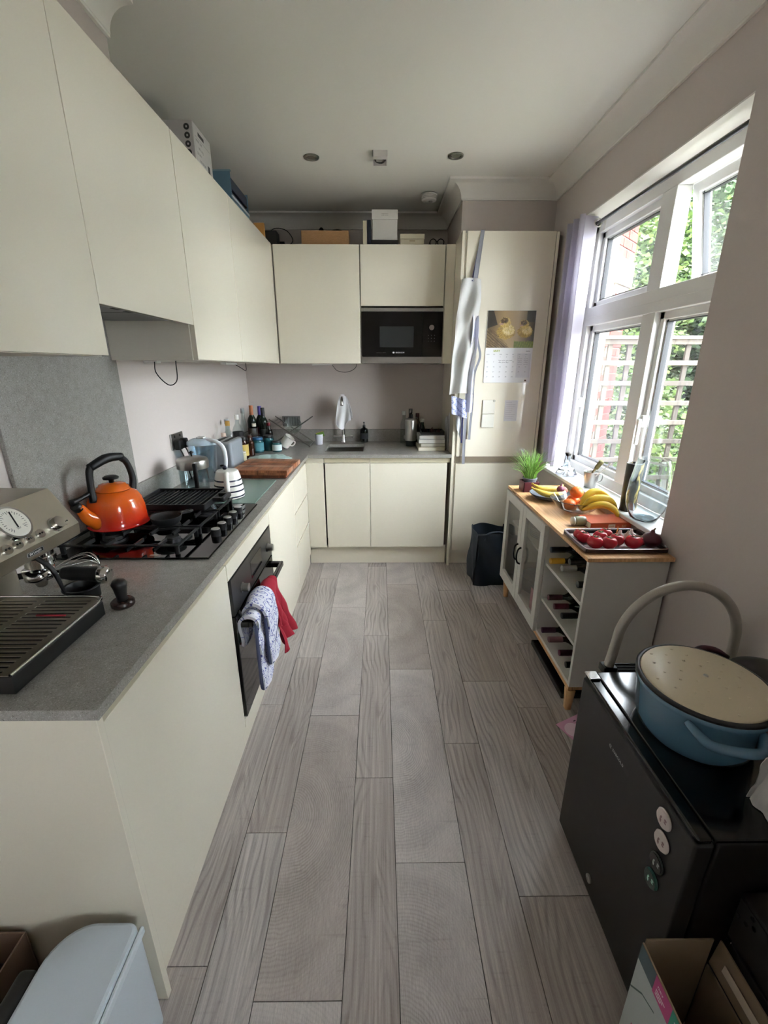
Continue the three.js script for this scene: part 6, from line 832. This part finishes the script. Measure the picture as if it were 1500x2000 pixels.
{ // folded step stool standing behind the fridge
  const t = thing('step_stool', 'folding step stool with a curved grey handle behind the fridge', 'step stool', [0.97, 0, -1.22]);
  const gm = mt('#b3ada4', 0.35, { metalness: 0.3 }), arc = []; const A = 0.195;
  for (let i = 0; i <= 16; i++) { const a = Math.PI * (1 - i / 16); arc.push([A * Math.cos(a), 0.665 + 0.205 * Math.sin(a), 0]); }
  part('hoop', [tube([[-A - 0.012, 0.56, 0.0], ...arc, [A + 0.006, 0.56, 0]], 0.0155, 90, 12)], gm, t);
  part('front_leg', limb([[-A - 0.012, 0.57, 0], [-A - 0.02, 0.3, 0.01], [-A - 0.03, 0.003, 0.02]], [0.0145, 0.0145, 0.0145], 10, 12), mt('#c9c7c2', 0.3, { metalness: 0.4 }), t); part('front_leg', limb([[A + 0.006, 0.57, 0], [A + 0.01, 0.3, 0.01], [A + 0.015, 0.003, 0.02]], [0.0145, 0.0145, 0.0145], 10, 12), mt('#c9c7c2', 0.3, { metalness: 0.4 }), t);
  part('rear_leg', pipe([-0.14, 0.5, -0.03], [-0.15, 0.004, -0.07], 0.011, 12), gm, t); part('rear_leg', pipe([0.14, 0.5, -0.03], [0.15, 0.004, -0.07], 0.011, 12), gm, t);
  part('clip', rb(-A - 0.034, -A + 0.012, 0.548, 0.575, -0.02, 0.02, 0.004), M.black, t);
  part('tread', rb(-0.17, 0.17, 0.5, 0.535, -0.06, 0.02, 0.006), M.blackMatt, t); part('tread', rb(-0.17, 0.17, 0.24, 0.27, -0.05, 0.03, 0.006), M.blackMatt, t); for (let i = 0; i < 5; i++) part('tread_rib', rb(-0.165, 0.165, 0.5352, 0.5385, -0.055 + i * 0.015, -0.049 + i * 0.015, 0.001), M.blackMatt, t); part('tread_edge', rb(-0.172, 0.172, 0.505, 0.53, -0.068, -0.061, 0.002), M.chrome, t);
}
{ // dark slatted crate and the printed cardboard box
  const t = thing('slatted_crate', 'dark stained wooden crate at the lower right corner', 'crate', [0.735, 0.0008, -0.592]);
  const dk = [mt('#141212', 0.6), mt('#1a1716', 0.6), mt('#110f0f', 0.65)], hs = 0.123;
  for (let i = 0; i < 4; i++) { const y0 = 0.008 + i * hs, y1 = y0 + hs - 0.008; part('slat', rb(0, 0.012, y0, y1, 0.0, 0.5, 0.002), dk[i % 3], t); part('slat', rb(0.013, 0.4, y0, y1, 0.0, 0.012, 0.002), dk[(i + 1) % 3], t); part('slat', rb(0.388, 0.4, y0, y1, 0.013, 0.5, 0.002), dk[(i + 2) % 3], t); }
  for (const [x, z] of [[0.013, 0.013], [0.369, 0.013], [0.013, 0.47], [0.369, 0.47]]) part('corner_post', bx(x, x + 0.018, 0, 0.499, z, z + 0.018), dk[2], t);
  for (let i = 0; i < 6; i++) part('lid_slat', rb(-0.004, 0.404, 0.5, 0.51, 0.0 + i * 0.083, 0.078 + i * 0.083, 0.002), dk[i % 3], t);
  for (const [y, z] of [[0.45, 0.008], [0.455, 0.026], [0.485, 0.034], [0.47, 0.042], [0.37, 0.01]]) part('screw', [cx(0.0045, 0.003, -0.001, y, z, 12)], M.chrome, t);
}
{
  const pr = canvasTex(512, 768, (g) => { g.fillStyle = '#b9c2c0'; g.fillRect(0, 0, 512, 768); g.fillStyle = '#4d6066'; g.fillRect(0, 0, 120, 110); const cols = ['#b4457c', '#3f8f7c', '#9c2f56', '#c2587f']; for (let i = 0; i < 4; i++) { g.fillStyle = cols[i]; g.fillRect(110 + i * 110, 0, 110, 118); g.fillStyle = '#e6dfe2'; g.font = 'bold 20px sans-serif'; ['DRY', 'CAT', 'FOOD', 'MIX'].forEach((s, k) => { if (k === i) g.fillText(s, 130 + i * 110, 50); }); for (let k = 0; k < 3; k++) g.fillRect(126 + i * 110, 66 + k * 14, 60 - k * 12, 7); } g.strokeStyle = '#50605f'; g.lineWidth = 8; g.beginPath(); g.moveTo(0, 330); g.lineTo(70, 240); g.lineTo(150, 200); g.stroke(); for (let i = 0; i < 220; i++) { const a = i * 2.4, r = 5.9 * Math.sqrt(i); const x = 270 + r * Math.cos(a) * 1.5, y = 400 + r * Math.sin(a) * 1.6; g.fillStyle = ['#8a5a3a', '#a8744c', '#6e4630', '#b98a5e'][i % 4]; g.beginPath(); g.ellipse(x, y, 11, 8, i, 0, 7); g.fill(); } g.fillStyle = '#b4457c'; g.fillRect(60, 500, 80, 90); g.fillStyle = '#5a9a6a'; g.fillRect(80, 590, 80, 90); });
  const t = thing('printed_carton', 'open cardboard carton printed with pink and green panels at the lower right', 'box', [0.562, 0.0008, -0.595]);
  const cd = mt('#85745f', 0.85);
  part('wall', rb(0, 0.004, 0, 0.345, 0, 0.24, 0.001), cd, t); part('wall', rb(0.005, 0.15, 0, 0.358, 0, 0.004, 0.001), cd, t); part('wall', [rb(0.15, 0.154, 0, 0.28, 0.005, 0.24, 0.001)], cd, t); part('wall', [rb(0.005, 0.149, 0, 0.3, 0.236, 0.24, 0.001)], cd, t); part('base', bx(0.004, 0.15, 0, 0.003, 0.004, 0.236), cd, t);
  part('print', mv(tr(new THREE.PlaneGeometry(0.238, 0.343), 0, -Math.PI / 2, 0), -0.0006, 0.1725, 0.12), mt('#ffffff', 0.6, { map: pr }), t); part('flap', (() => { const g = rb(0, 0.004, 0, 0.075, 0.0, 0.235, 0.001); g.rotateZ(-0.12); return mv(g, 0.155, 0.281, 0.003); })(), cd, t); part('tape', (() => { const g = rb(-0.0045, -0.0035, 0.03, 0.05, 0.03, 0.12, 0.0004); g.rotateZ(-0.12); return mv(g, 0.155, 0.281, 0.003); })(), mt('#c9b9a4', 0.3), t);
  const b = thing('plastic_bottle', 'dark plastic bottle inside the printed carton', 'bottle', [0.63, 0.0045, -0.46]); part('body', la([[0.001, 0], [0.035, 0], [0.038, 0.01], [0.038, 0.15], [0.015, 0.2], [0.015, 0.22], [0.001, 0.22]], 28), mt('#22262a', 0.2), b); part('cap', cy(0.016, 0.016, 0.018, 0, 0.2205, 0), mt('#2b2e32', 0.4), b);
}
{ // pedal bin and the box at the lower left
  const t = thing('pedal_bin', 'pale blue grey pedal bin in front of the end panel', 'bin', [-0.53, 0.0008, -0.635]);
  const pl = mt('#c9d2da', 0.35), D = (x0, x1, z0, z1, r, inset = 0) => { const s = []; const c = (cx0, cz0, a0) => { for (let i = 0; i <= 8; i++) { const a = a0 + Math.PI / 2 * i / 8; s.push([cx0 + r * Math.cos(a), cz0 + r * Math.sin(a)]); } }; c(x1 - 0.012, z1 - 0.012, 0); s.splice(0); const q = (cx0, cz0, rr0, a0) => { for (let i = 0; i <= 8; i++) { const a = a0 + Math.PI / 2 * i / 8; s.push([cx0 + rr0 * Math.cos(a), cz0 + rr0 * Math.sin(a)]); } }; q(x1 - 0.015, z1 - 0.015, 0.015, 0); q(x0 + r, z1 - r, r, Math.PI / 2); q(x0 + r, z0 + r, r, Math.PI); q(x1 - 0.015, z0 + 0.015, 0.015, 1.5 * Math.PI); return s; };
  const slab = (x0, x1, z0, z1, r, y0, y1, bev) => { const g = ex(D(x0 + bev, x1 - bev, -z1 + bev, -z0 - bev, r), y1 - y0 - 2 * bev, bev); g.rotateX(-Math.PI / 2); return mv(g, 0, y0 + bev, 0); };
  part('body', slab(-0.172, 0, 0.0, 0.3, 0.07, 0.01, 0.322, 0.004), pl, t); part('lid', slab(-0.176, -0.006, -0.004, 0.304, 0.072, 0.325, 0.352, 0.008), mt('#c5ced6', 0.32), t); part('base', slab(-0.167, -0.004, 0.005, 0.295, 0.066, 0, 0.0098, 0.001), M.blackMatt, t); part('hinge_strip', rb(-0.005, 0.003, 0.324, 0.344, 0.0, 0.3, 0.003), mt('#d5dde4', 0.35), t);
  part('handle', [rb(-0.216, -0.177, 0.2, 0.346, 0.07, 0.24, 0.012)], M.black, t);
  const b = thing('brown_box', 'small brown cardboard box behind the pedal bin', 'box', [-0.93, 0.0008, -0.52]); for (const g of [rb(-0.11, 0.12, 0, 0.3, -0.13, -0.126, 0.001), rb(-0.11, 0.12, 0, 0.28, 0.136, 0.14, 0.001), rb(-0.11, -0.106, 0, 0.3, -0.126, 0.136, 0.001), rb(0.116, 0.12, 0, 0.3, -0.126, 0.136, 0.001)]) part('wall', g, mt('#6b5545', 0.85), b); part('base', bx(-0.106, 0.116, 0, 0.004, -0.126, 0.136), mt('#6b5545', 0.85), b); part('contents', rb(-0.1, 0.11, 0.005, 0.22, -0.12, 0.13, 0.02), mt('#2a1d16', 0.8), b);
}

scene.traverse((o) => { if (o.isMesh) { o.castShadow = true; o.receiveShadow = true; } });
renderer.render(scene, camera);
